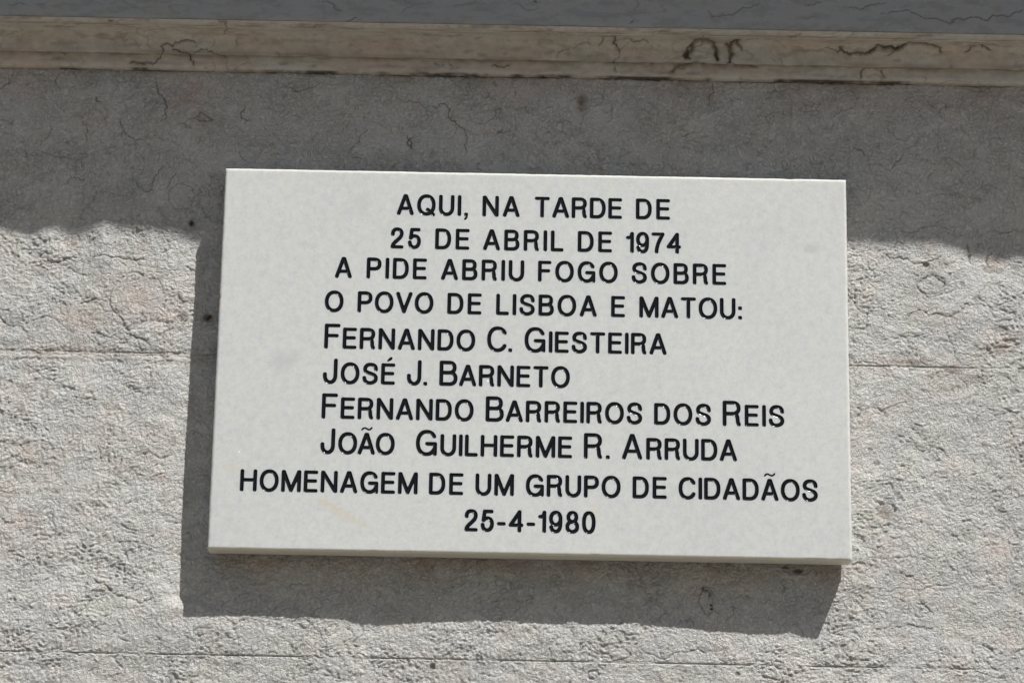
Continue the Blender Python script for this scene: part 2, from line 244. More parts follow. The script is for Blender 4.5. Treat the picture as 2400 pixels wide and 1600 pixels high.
CRACKS = [([(-0.3778,0.2906),(-0.3763,0.2826),(-0.3704,0.2713),(-0.3644,0.2601),(-0.3649,0.2487),(-0.3701,0.2452)],0.71,0.5,0.8),([(-0.3433,0.2469),(-0.3308,0.2551),(-0.3186,0.2474),(-0.3321,0.2455),(-0.3433,0.2469)],0.61,0.4,0.8),([(-0.2871,0.2616),(-0.2921,0.2547),(-0.2908,0.2491),(-0.28,0.247)],0.71,0.5,0.8),([(-0.1086,0.2651),(-0.0915,0.2689),(-0.0849,0.2633),(-0.0868,0.2542),(-0.0759,0.2454),(-0.0692,0.2364),(-0.0689,0.2184)],0.71,0.6,0.85),([(-0.2492,0.284),(-0.2382,0.2774),(-0.2233,0.2822),(-0.2085,0.2894)],0.51,0.4,0.6),([(-0.2239,0.2971),(-0.2255,0.2822)],0.51,0.3,0.6),([(-0.4109,0.2456),(-0.4061,0.2366),(-0.3992,0.2277),(-0.3883,0.2256)],0.61,0.5,0.75),([(-0.1659,0.2402),(-0.1741,0.2276),(-0.1814,0.2207),(-0.1811,0.2117),(-0.1714,0.2096)],0.51,0.4,0.7),([(-0.1276,0.2348),(-0.1238,0.2297),(-0.1225,0.2218),(-0.127,0.2285),(-0.1217,0.2331)],1.01,0.6,0.8),([(-0.4359,0.27),(-0.4345,0.2644),(-0.4302,0.2633)],0.81,0.5,0.8),([(-0.4792,0.2397),(-0.4805,0.2261),(-0.4905,0.2157)],0.51,0.3,0.6),([(-0.2915,0.2163),(-0.2901,0.2095),(-0.2802,0.203)],0.51,0.3,0.6),([(-0.4944,0.21),(-0.4665,0.2072),(-0.4449,0.2043),(-0.4431,0.1922)],0.51,0.3,0.6),([(-0.4605,0.2491),(-0.4475,0.2471),(-0.4425,0.2359),(-0.4428,0.2223)],0.51,0.4,0.7),([(-0.5233,0.2889),(-0.5227,0.2809),(-0.531,0.2761)],0.61,0.4,0.8),([(-0.4739,0.2921),(-0.4778,0.2852),(-0.4706,0.2739)],0.61,0.4,0.7),([(-0.1391,0.2759),(-0.1303,0.2693),(-0.126,0.2716),(-0.1086,0.2629),(-0.1082,0.2493)],0.61,0.4,0.6),([(-0.3402,0.1615),(-0.332,0.1684),(-0.3216,0.1731)],0.4,0.3,0.4),([(0.0469,0.2591),(0.0427,0.2432)],0.51,0.3,0.6),([(0.0683,0.2618),(0.0747,0.2688),(0.0706,0.2528)],0.4,0.3,0.5),([(0.1437,0.2384),(0.1566,0.2454)],0.51,0.4,0.7),([(0.1523,0.2397),(0.1609,0.2342),(0.1651,0.2252)],0.51,0.3,0.6),([(0.2922,0.2606),(0.3009,0.2687),(0.3117,0.2712)],0.51,0.3,0.6),([(0.3874,0.2818),(0.3916,0.275),(0.4009,0.2616)],0.51,0.4,0.6),([(0.3493,0.2077),(0.3548,0.2177),(0.3613,0.2223)],0.61,0.4,0.7),([(0.3132,0.2304),(0.3238,0.2238)],0.81,0.4,0.7),([(0.2577,0.2565),(0.2705,0.2477),(0.2834,0.2434)],0.4,0.3,0.5),([(0.2296,0.2344),(0.2339,0.2379)],0.61,0.3,0.7),([(-0.0243,0.2668),(-0.0114,0.2671),(-0.0026,0.2582)],0.51,0.3,0.6),([(0.1739,0.2958),(0.176,0.2867),(0.1706,0.2752)],0.81,0.4,0.6),([(0.0574,0.2821),(0.0661,0.2789),(0.064,0.272),(0.0511,0.2683)],0.4,0.3,0.5),([(0.378,0.2452),(0.3734,0.2338)],0.4,0.3,0.5),([(-0.4778,0.0998),(-0.4625,0.0983),(-0.4573,0.1024),(-0.4479,0.1054),(-0.4411,0.107)],0.81,0.9,0.5),([(-0.4299,0.1043),(-0.4163,0.106),(-0.3996,0.1028),(-0.3899,0.1023),(-0.3817,0.1038),(-0.3761,0.1018)],0.91,1.1,0.6),([(-0.5152,0.0444),(-0.5064,0.0346),(-0.494,0.0335),(-0.4882,0.0279)],1.01,1.2,0.6),([(-0.49,0.0349),(-0.4742,0.0437),(-0.4632,0.0425),(-0.4531,0.0342),(-0.4432,0.0281)],0.71,0.9,0.4),([(-0.4096,0.062),(-0.4062,0.0507),(-0.3975,0.0424),(-0.3829,0.0243),(-0.3689,0.0175)],0.91,1.2,0.5),([(-0.3609,0.0219),(-0.3573,0.0304),(-0.3479,0.0348)],0.81,0.9,0.4),([(-0.4596,0.0952),(-0.4412,0.087),(-0.4288,0.0858)],0.81,0.9,0.4),([(-0.4268,0.0284),(-0.4187,0.0293),(-0.3967,0.0269)],0.81,0.9,0.4),([(-0.3465,0.0611),(-0.3343,0.0627)],0.81,0.8,0.5),([(-0.4392,0.0078),(-0.4253,0.0038),(-0.4113,-0.0043),(-0.3986,-0.0125)],0.71,0.8,0.4),([(-0.4394,0.0571),(-0.4314,0.0594),(-0.4234,0.0631)],1.01,1.1,0.5),([(-0.4692,0.0736),(-0.4579,0.0681),(-0.4465,0.0613)],0.81,0.9,0.4),([(-0.5084,0.1057),(-0.5014,0.1037)],1.82,1.4,0.5),([(-0.4203,0.0575),(-0.4158,0.0512)],1.01,0.9,0.4),([(-0.4914,0.0661),(-0.4888,0.0576)],0.61,0.7,0.4),([(-0.4442,0.182),(-0.4415,0.1835),(-0.4555,0.1854),(-0.4646,0.1758)],0.51,0.3,0.7),([(-0.3871,0.1773),(-0.3784,0.1709),(-0.3647,0.1996)],0.61,0.4,0.7),([(-0.3607,0.1764),(-0.3532,0.1925)],0.51,0.3,0.6),([(-0.3949,0.1932),(-0.3876,0.1744)],0.51,0.3,0.5),([(-0.3206,0.1786),(-0.3173,0.1671)],0.51,0.3,0.6),([(-0.503,0.1692),(-0.5001,0.1882),(-0.4919,0.1913),(-0.4913,0.1811),(-0.503,0.1692)],0.4,0.2,0.3),([(-0.4439,0.201),(-0.4439,0.1951)],0.61,0.3,0.7),([(-0.4101,-0.21),(-0.3972,-0.2161),(-0.3823,-0.2257),(-0.3641,-0.2326),(-0.3481,-0.2305)],0.91,1.1,0.6),([(-0.3898,-0.0926),(-0.3782,-0.1053),(-0.3666,-0.1199)],0.61,0.8,0.3),([(-0.414,-0.082),(-0.4115,-0.093),(-0.4076,-0.0985)],0.81,0.9,0.4),([(-0.4387,-0.1815),(-0.428,-0.1804),(-0.4134,-0.1847)],0.81,0.8,0.3),([(-0.4281,-0.2391),(-0.4205,-0.2453)],1.01,1.0,0.4),([(-0.4884,-0.0834),(-0.4741,-0.0794),(-0.4646,-0.0866),(-0.4623,-0.094)],0.71,0.8,0.3),([(-0.5018,-0.1536),(-0.4924,-0.1589),(-0.4694,-0.153)],0.71,0.8,0.3),([(-0.4249,-0.2319),(-0.4125,-0.2308),(-0.4173,-0.2389)],0.81,0.9,0.4),([(-0.3842,-0.1932),(-0.3946,-0.1989)],0.61,0.8,0.3),([(-0.4555,-0.1436),(-0.4421,-0.1561),(-0.4257,-0.1595)],0.71,0.7,0.3),([(-0.409,-0.1991),(-0.4057,-0.2081)],0.81,0.8,0.4),([(0.3395,0.1237),(0.3553,0.1191),(0.3679,0.1143),(0.3871,0.1164),(0.3967,0.1215)],0.91,1.1,0.5),([(0.3603,0.0567),(0.3732,0.0667),(0.3826,0.0612),(0.3952,0.0622),(0.4111,0.0642),(0.4193,0.0742),(0.4272,0.0727),(0.4414,0.0721),(0.4461,0.0681)],0.81,1.0,0.5),([(0.3116,0.0737),(0.3162,0.0656),(0.3233,0.0625),(0.3231,0.0559)],0.81,1.0,0.4),([(0.3997,0.0509),(0.4025,0.0379),(0.4068,0.0217),(0.413,0.0154)],0.81,0.9,0.4),([(0.4387,0.0337),(0.4416,0.024),(0.4477,0.0193)],0.91,1.1,0.5),([(0.4317,0.0092),(0.433,0.0012)],0.81,0.9,0.5),([(0.3192,-0.0332),(0.3364,-0.0345),(0.3427,-0.0311),(0.3523,-0.0261),(0.3649,-0.0227)],0.71,0.8,0.4),([(0.3324,0.0873),(0.3369,0.0709),(0.3477,0.0581),(0.3572,0.0566)],0.61,0.7,0.3),([(0.4242,0.1353),(0.426,0.1155)],1.01,1.0,0.5),([(0.443,0.1257),(0.4426,0.1125)],1.21,1.2,0.5),([(0.3706,0.0929),(0.3835,0.0998),(0.3961,0.0967),(0.4008,0.0919),(0.3926,0.0835),(0.3799,0.0833),(0.3737,0.0881),(0.3706,0.0929)],0.81,1.0,0.3),([(0.3071,0.0934),(0.3215,0.0969),(0.3358,0.1005)],0.81,0.9,0.3),([(0.359,0.1457),(0.3783,0.1494),(0.3927,0.1522)],0.61,0.3,0.7),([(0.4437,0.1482),(0.4773,0.1488)],0.61,0.3,0.6),([(0.3516,-0.0582),(0.3578,-0.0597)],1.01,1.2,0.5),([(0.3764,-0.0665),(0.3888,-0.0702),(0.3995,-0.078)],0.81,1.0,0.4),([(0.4473,0.0567),(0.4632,0.0586)],1.01,1.1,0.4),([(0.4516,0.0437),(0.4627,0.0431)],1.01,1.1,0.4),([(0.4099,0.0185),(0.4239,0.0107),(0.4317,0.01)],0.61,0.7,0.3),([(0.4436,0.0911),(0.4544,0.083),(0.4494,0.0731)],0.61,0.7,0.3),([(0.3496,-0.1902),(0.3609,-0.1928),(0.3734,-0.2011)],0.91,1.0,0.4),([(0.3606,-0.2056),(0.3675,-0.2112),(0.3743,-0.2224),(0.3812,-0.2286)],0.81,0.9,0.3),([(0.3155,-0.2036),(0.3239,-0.2049),(0.3408,-0.2088),(0.3676,-0.2069),(0.3847,-0.2009),(0.3973,-0.2021)],0.71,0.8,0.3),([(0.3401,-0.2434),(0.3514,-0.2411)],0.81,0.8,0.4),([(0.3769,-0.1108),(0.394,-0.1119),(0.4081,-0.116)],0.61,0.7,0.3),([(0.339,-0.1568),(0.3673,-0.1577)],0.61,0.7,0.3),([(0.4448,-0.1268),(0.4532,-0.131)],0.81,0.9,0.4),([(0.4376,-0.0835),(0.433,-0.0923)],0.61,0.7,0.3),([(0.292,-0.2633),(0.2977,-0.259)],1.01,1.0,0.4),([(0.4358,-0.2382),(0.444,-0.2429),(0.4554,-0.2406)],0.61,0.7,0.2),([(-0.1968,-0.2276),(-0.1936,-0.2329),(-0.2011,-0.2361),(-0.2001,-0.2422),(-0.1963,-0.2414)],0.51,0.3,0.6),([(-0.2905,-0.2254),(-0.2842,-0.2299),(-0.2797,-0.2268)],0.4,0.2,0.5),([(-0.228,-0.215),(-0.2235,-0.2118),(-0.2143,-0.2109)],0.51,0.3,0.6),([(-0.2049,-0.2177),(-0.1938,-0.2267)],0.4,0.2,0.4),([(-0.0066,-0.2264),(0.001,-0.2216),(0.0025,-0.217)],0.4,0.3,0.5),([(-0.1578,-0.2491),(-0.1546,-0.2537),(-0.1649,-0.2661),(-0.1571,-0.2706)],0.81,1.0,0.3),([(-0.0953,-0.2954),(-0.0895,-0.2861),(-0.0833,-0.2891)],0.81,0.9,0.4),([(-0.1232,-0.2791),(-0.1388,-0.2702),(-0.1542,-0.2659)],0.61,0.7,0.2),([(-0.2212,-0.2702),(-0.218,-0.2763)],0.81,0.9,0.4),([(-0.1313,-0.2117),(-0.125,-0.2177)],0.4,0.2,0.4),([(0.0202,-0.2673),(0.0218,-0.2765)],0.81,0.9,0.5),([(0.0309,-0.2702),(0.0401,-0.2716)],0.81,0.9,0.4),([(0.0614,-0.2589),(0.0492,-0.2699),(0.0309,-0.2733)],0.71,0.8,0.2),([(0.105,-0.2742),(0.1073,-0.2703),(0.144,-0.2682),(0.1746,-0.2676),(0.1776,-0.2721)],0.71,0.8,0.3),([(0.1042,-0.2612),(0.1073,-0.2688)],0.81,0.8,0.3),([(0.1937,-0.2703),(0.1944,-0.2794)],0.81,0.9,0.5),([(0.2147,-0.2177),(0.2208,-0.2222),(0.2285,-0.2174)],0.51,0.3,0.5),([(0.19,-0.2259),(0.1946,-0.225),(0.1869,-0.2382)],0.51,0.3,0.5),([(-0.0005,-0.217),(0.0041,-0.22),(-0.0019,-0.2278)],0.51,0.3,0.5),([(0.0732,-0.2079),(0.0671,-0.2189),(0.0427,-0.2316)],0.4,0.2,0.3),([(-0.3576,0.0646),(-0.3571,0.0579),(-0.3589,0.0507),(-0.3621,0.0448),(-0.3662,0.042),(-0.3721,0.0412),(-0.3793,0.0401),(-0.3858,0.0394),(-0.3909,0.0413),(-0.3962,0.0457),(-0.4027,0.0503),(-0.4082,0.0545),(-0.4105,0.0601),(-0.4098,0.0671),(-0.4079,0.0737),(-0.4048,0.079),(-0.3999,0.0842),(-0.394,0.0887),(-0.3882,0.0902),(-0.382,0.0882),(-0.3746,0.0854),(-0.3673,0.0838),(-0.3626,0.0817),(-0.3607,0.0771),(-0.3593,0.0709),(-0.3576,0.0646)],0.61,0.7,0.35),([(-0.367,0.0567),(-0.3681,0.0532),(-0.3696,0.0504),(-0.3714,0.0489),(-0.3737,0.0483),(-0.3766,0.048),(-0.3798,0.0474),(-0.3829,0.0469),(-0.3855,0.047),(-0.3877,0.0483),(-0.39,0.0504),(-0.3928,0.0528),(-0.3957,0.055),(-0.3982,0.0571),(-0.3996,0.0597),(-0.3999,0.0629),(-0.3995,0.0665),(-0.3987,0.0699),(-0.3976,0.0727),(-0.3959,0.0753),(-0.3937,0.0779),(-0.3911,0.0803),(-0.3884,0.082),(-0.3859,0.0824),(-0.3832,0.0814),(-0.38,0.0799)],0.51,0.4,0.2),([(0.3988,0.0911),(0.3987,0.0888),(0.3988,0.0863),(0.3978,0.0841),(0.3949,0.0827),(0.3913,0.0816),(0.3878,0.0803),(0.3846,0.0795),(0.3815,0.0803),(0.3791,0.0824),(0.377,0.0848),(0.3748,0.0869),(0.3728,0.0893),(0.3723,0.0919),(0.3743,0.0941),(0.3773,0.096),(0.38,0.0982),(0.3822,0.1006),(0.385,0.1019),(0.3884,0.1017),(0.3917,0.101),(0.3949,0.1003),(0.3978,0.0989),(0.3995,0.0964),(0.3996,0.0936),(0.3988,0.0911)],0.81,0.9,0.4),([(0.4595,0.0837),(0.4604,0.081),(0.4604,0.0781),(0.4583,0.0756),(0.4548,0.074),(0.4512,0.0726),(0.4477,0.0713),(0.4442,0.0712),(0.4412,0.0728),(0.4387,0.0752),(0.4359,0.0774),(0.4329,0.0793),(0.4312,0.0818),(0.4321,0.0845),(0.4347,0.087),(0.4372,0.0895),(0.4392,0.0924),(0.4416,0.0948),(0.4448,0.0955),(0.4484,0.0949),(0.452,0.094),(0.4556,0.0932),(0.4584,0.0915),(0.4594,0.0888),(0.4593,0.0861),(0.4595,0.0837)],0.61,0.8,0.3),([(0.1737,-0.2201),(0.174,-0.2232),(0.1737,-0.2267),(0.1728,-0.2298),(0.1714,-0.2315),(0.1699,-0.2322),(0.1681,-0.2329),(0.1663,-0.2331),(0.165,-0.2318),(0.1639,-0.2292),(0.1625,-0.2267),(0.1609,-0.2245),(0.1601,-0.2219),(0.1603,-0.2187),(0.1613,-0.2157),(0.1623,-0.213),(0.1634,-0.2102),(0.1649,-0.2076),(0.1665,-0.2066),(0.1681,-0.2075),(0.1699,-0.2092),(0.1718,-0.2104),(0.1732,-0.2119),(0.1736,-0.2142),(0.1736,-0.2172),(0.1737,-0.2201)],0.4,0.3,0.7),([(0.2664,-0.1881),(0.2662,-0.1895),(0.265,-0.191),(0.2631,-0.1926),(0.2608,-0.1935),(0.2581,-0.1937),(0.2544,-0.1937),(0.2508,-0.1938),(0.248,-0.1935),(0.2459,-0.1926),(0.2433,-0.1914),(0.2406,-0.1904),(0.2391,-0.1893),(0.2392,-0.1878),(0.2403,-0.1863),(0.242,-0.1851),(0.2446,-0.184),(0.248,-0.1829),(0.2513,-0.1822),(0.2544,-0.1825),(0.2578,-0.1833),(0.2618,-0.184),(0.2648,-0.1845),(0.266,-0.1854),(0.2662,-0.1867),(0.2664,-0.1881)],0.51,0.3,0.6),([(-0.359,-0.0747),(-0.3589,-0.076),(-0.359,-0.077),(-0.3597,-0.0778),(-0.3609,-0.0786),(-0.3622,-0.0796),(-0.3632,-0.0803),(-0.3644,-0.0802),(-0.3657,-0.0796),(-0.367,-0.0788),(-0.3678,-0.078),(-0.3684,-0.0769),(-0.3687,-0.0756),(-0.3687,-0.0744),(-0.3682,-0.0733),(-0.3674,-0.0722),(-0.3669,-0.071),(-0.3662,-0.0703),(-0.3651,-0.07),(-0.3637,-0.0698),(-0.3625,-0.0697),(-0.3616,-0.07),(-0.3607,-0.0711),(-0.3598,-0.0724),(-0.3592,-0.0736),(-0.359,-0.0747)],0.61,0.7,0.3),([(-0.334,0.168),(-0.3347,0.1644),(-0.3359,0.1607),(-0.337,0.1576),(-0.3385,0.156),(-0.3412,0.1559),(-0.3448,0.1556),(-0.3479,0.1549),(-0.3504,0.1551),(-0.353,0.157),(-0.3557,0.1597),(-0.3577,0.1624),(-0.3587,0.1656),(-0.3592,0.1695),(-0.3591,0.1731),(-0.3576,0.1757),(-0.3547,0.1779),(-0.3516,0.1801),(-0.349,0.1814),(-0.3461,0.1809),(-0.3427,0.1796),(-0.3394,0.1785),(-0.3371,0.1775),(-0.3356,0.1753),(-0.3344,0.1718),(-0.334,0.168)],0.4,0.2,0.5),([(-0.3015,-0.2582),(-0.3016,-0.259),(-0.3015,-0.2599),(-0.3019,-0.2605),(-0.3031,-0.2609),(-0.3048,-0.2614),(-0.3064,-0.2619),(-0.3077,-0.2622),(-0.3091,-0.2619),(-0.3105,-0.2612),(-0.3116,-0.2605),(-0.3125,-0.2597),(-0.3133,-0.2589),(-0.3135,-0.2579),(-0.3128,-0.2572),(-0.3115,-0.2565),(-0.3103,-0.2557),(-0.3094,-0.255),(-0.3082,-0.2546),(-0.3067,-0.2547),(-0.3051,-0.2548),(-0.3037,-0.2549),(-0.3026,-0.2554),(-0.3017,-0.2563),(-0.3014,-0.2573),(-0.3015,-0.2582)],0.81,0.9,0.3),([(0.0664,-0.2914),(0.0659,-0.2924),(0.0652,-0.2931),(0.0645,-0.2938),(0.0636,-0.2945),(0.0625,-0.2952),(0.0614,-0.2954),(0.0603,-0.2952),(0.0589,-0.2951),(0.0577,-0.2948),(0.0571,-0.2942),(0.057,-0.2931),(0.0569,-0.292),(0.0567,-0.2911),(0.0567,-0.2901),(0.0571,-0.2892),(0.058,-0.2886),(0.0589,-0.2883),(0.0601,-0.2879),(0.0614,-0.2875),(0.0625,-0.2873),(0.0633,-0.2877),(0.0642,-0.2886),(0.0653,-0.2894),(0.0662,-0.2903),(0.0664,-0.2914)],0.81,0.9,0.4),([(0.3705,0.2472),(0.37,0.2459),(0.3691,0.2449),(0.3678,0.2441),(0.3662,0.2434),(0.3646,0.2427),(0.3631,0.2421),(0.3616,0.2413),(0.3602,0.2407),(0.3588,0.2402),(0.3574,0.2402),(0.356,0.2406),(0.3547,0.2414),(0.3536,0.2425),(0.3526,0.2437),(0.3516,0.2449),(0.3505,0.2459),(0.3494,0.2469),(0.3482,0.2479),(0.3471,0.249),(0.3464,0.2502),(0.3461,0.2515),(0.3464,0.2528),(0.3472,0.254),(0.3483,0.2551),(0.3496,0.2562)],0.4,0.2,0.3),([(-0.0315,0.1583),(-0.0326,0.1587),(-0.0336,0.1593),(-0.0347,0.1601),(-0.0355,0.1608),(-0.0359,0.1616),(-0.0362,0.1625),(-0.0364,0.1636),(-0.0364,0.1646),(-0.0361,0.1655),(-0.0353,0.1661),(-0.034,0.1667),(-0.0326,0.1672),(-0.0312,0.1678),(-0.0301,0.1681),(-0.0289,0.1681),(-0.0276,0.1678),(-0.0261,0.1674),(-0.0247,0.1671),(-0.0235,0.1668),(-0.0227,0.1665),(-0.0221,0.1659),(-0.0216,0.165),(-0.0213,0.164),(-0.0213,0.163),(-0.0217,0.162)],0.4,0.3,0.4),([(-0.4676,-0.1087),(-0.4677,-0.1112),(-0.4685,-0.1139),(-0.4703,-0.1168),(-0.4726,-0.119),(-0.4754,-0.1197),(-0.4788,-0.1197),(-0.4826,-0.1197),(-0.4857,-0.1192),(-0.4877,-0.1174),(-0.4898,-0.1149),(-0.4925,-0.1126),(-0.4946,-0.1104),(-0.4951,-0.1079),(-0.4941,-0.1051),(-0.4924,-0.1028),(-0.4901,-0.1008),(-0.487,-0.0988),(-0.4836,-0.0971),(-0.4805,-0.0971),(-0.4772,-0.0987),(-0.4732,-0.1005),(-0.4695,-0.1019),(-0.4676,-0.1037),(-0.4673,-0.1061),(-0.4676,-0.1087)],0.51,0.6,0.1),([(-0.0349,0.2554),(-0.0353,0.2549),(-0.0359,0.2546),(-0.0366,0.2548),(-0.0373,0.2552),(-0.038,0.2555),(-0.0387,0.2557),(-0.0393,0.2559),(-0.0399,0.2563),(-0.0403,0.257),(-0.0403,0.2579),(-0.0402,0.2589),(-0.0401,0.2599),(-0.0401,0.2609),(-0.0401,0.262),(-0.0402,0.263),(-0.0399,0.2638),(-0.0394,0.2642),(-0.0387,0.2644),(-0.038,0.2645),(-0.0373,0.2646),(-0.0366,0.2648),(-0.036,0.2649),(-0.0354,0.2647),(-0.0349,0.2641),(-0.0344,0.2634)],0.4,0.3,0.5),([(0.218,0.2619),(0.2187,0.2625),(0.2196,0.2626),(0.2206,0.2626),(0.2215,0.2625),(0.2225,0.2625),(0.2235,0.2627),(0.2245,0.2628),(0.2253,0.2627),(0.2261,0.2622),(0.2266,0.2614),(0.227,0.2603),(0.2274,0.2592),(0.2279,0.2581),(0.2285,0.257),(0.2292,0.2558),(0.2298,0.2545),(0.23,0.253),(0.2299,0.2514),(0.2294,0.25),(0.2287,0.2488),(0.2279,0.2479),(0.227,0.2471),(0.2263,0.2463),(0.2255,0.2455),(0.2247,0.2447)],0.4,0.3,0.5)]
PITS = [(0.3372,-0.1316,8.48,9.7,2.4,0.0),(0.3411,-0.1213,6.06,2.42,1.6,0.3),(0.33,-0.0855,3.23,2.02,2.5,0.6),(0.4169,-0.1547,5.66,3.23,1.2,0.3),(0.2898,-0.2698,2.42,2.42,2.5,0.6),(0.3241,-0.0723,2.83,2.02,2.0,0.6),(0.33,-0.0847,3.23,2.02,2.0,0.5),(0.4632,-0.0119,3.23,2.83,2.0,0.5),(0.4046,0.1033,1.62,1.62,1.5,0.5),(0.4471,0.1093,9.7,4.04,4.5,0.35),(0.4697,0.1132,7.27,3.23,4.0,0.3),(0.4305,0.0788,3.64,3.23,2.0,0.4),(0.4168,0.0936,3.23,2.83,2.0,0.4),(0.4523,0.0485,6.46,2.83,2.0,0.3),(0.4602,0.0367,5.66,2.42,2.0,0.3),(0.4273,-0.0021,5.66,4.04,1.5,0.3),(0.1665,-0.2102,2.83,2.02,3.0,0.7),(0.1716,-0.2242,1.41,1.41,2.5,1.0),(0.1716,-0.2278,1.21,1.21,2.5,1.0),(0.164,-0.2082,1.62,2.02,2.5,0.9),(0.1701,-0.2141,1.62,2.42,2.5,0.5),(0.2535,-0.1903,5.25,1.82,3.0,0.8),(0.2414,-0.1869,4.85,1.21,2.0,0.8),(0.2568,-0.1874,2.02,2.02,1.0,0.1),(-0.0896,-0.287,3.23,3.64,2.5,0.5),(0.1958,-0.2886,2.42,2.42,2.0,0.5),(0.3815,0.1115,2.83,2.42,2.5,0.5),(0.3828,0.1124,2.42,2.02,2.0,0.5),(-0.3158,0.0461,3.23,2.42,1.5,0.7),(-0.3353,0.1405,2.42,2.42,1.5,0.7),(-0.3373,0.0479,3.23,4.85,1.5,0.35),(-0.4812,0.1043,2.42,1.62,2.0,0.5),(-0.4791,0.0717,2.02,1.62,1.5,0.5),(-0.463,0.0986,2.02,1.62,2.0,0.6),(-0.1124,-0.2819,2.02,2.02,1.0,0.2),(-0.2354,0.2707,0.04,0.04,0.1,0.1)]
SPOTS = [(0.3368,-0.1341,0.0081,0.0069,0.6,0),(-0.341,0.2739,0.0242,0.0202,0.05,0.8),(-0.5062,0.2841,0.0242,0.0202,0.05,0.6),(-0.3314,0.2496,0.0121,0.0061,0.25,0.6),(-0.0035,0.2896,0.0606,0.0081,0.05,0.5),(0.0453,0.2727,0.0048,0.0101,0.8,0),(0.0346,0.2881,0.0061,0.0081,0.4,0),(0.1741,0.2819,0.0081,0.0101,0.3,0.3),(-0.4513,0.117,0.0081,0.0061,0.15,0.5),(-0.4331,0.043,0.0242,0.0101,0.12,0.4),(-0.3811,0.1171,0.0081,0.0061,0,0.4),(-0.3823,0.0641,0.0242,0.0222,0,0.5),(-0.4177,0.011,0.0364,0.0048,0.15,0.3),(-0.3513,0.0476,0.0101,0.0101,0,0.5),(-0.339,0.0478,0.004,0.0061,0.6,0),(-0.3158,0.0461,0.0048,0.0036,0.9,0),(-0.3353,0.1405,0.0032,0.0032,0.9,0),(-0.4787,-0.0924,0.0113,0.0113,0,0.6),(-0.4818,-0.1567,0.0162,0.0081,0,0.6),(-0.4962,-0.1278,0.0081,0.0081,0,0.5),(-0.3442,-0.1303,0.0073,0.0065,0.1,0),(-0.3525,-0.1123,0.004,0.004,0,0.6),(0.3627,0.0145,0.0202,0.0024,0.55,0.4),(0.405,0.0072,0.0101,0.004,0.5,0.1),(0.3859,0.0005,0.0121,0.0101,0,0.4),(0.449,0.1175,0.0081,0.0061,0.1,0.6),(0.4577,0.0358,0.0121,0.0101,0,0.5),(0.4436,-0.1669,0.0141,0.0141,0,0.45),(0.4208,-0.173,0.0101,0.0081,0.12,0),(0.3546,-0.2116,0.0101,0.0048,0,0.4),(0.3104,-0.0859,0.0048,0.0073,0,0.35),(0.31,-0.1865,0.0081,0.0061,0,0.4),(0.3509,-0.2511,0.0081,0.0081,0,0.3),(0.4521,-0.2532,0.0101,0.0101,0,0.5),(0.3084,-0.2782,0.0404,0.0016,0.15,0),(-0.2498,-0.1907,0.0242,0.0061,0.1,0.7),(-0.0966,-0.2021,0.0242,0.0121,0.05,0.4),(0.2092,-0.1944,0.0242,0.0081,0.2,0.3),(0.2535,-0.1895,0.0105,0.004,0.4,0.2),(-0.1371,-0.1906,0.1212,0.0057,0.15,0.2),(0.0642,-0.193,0.1414,0.0057,0.15,0.2),(-0.4057,0.2995,0.0242,0.0081,0.15,0.4),(0.4407,0.2894,0.0485,0.0101,0.12,0.1),(0.1445,0.2903,0.1212,0.0057,0.1,0.4),(-0.4699,0.3117,0.0485,0.0048,0.2,0)]
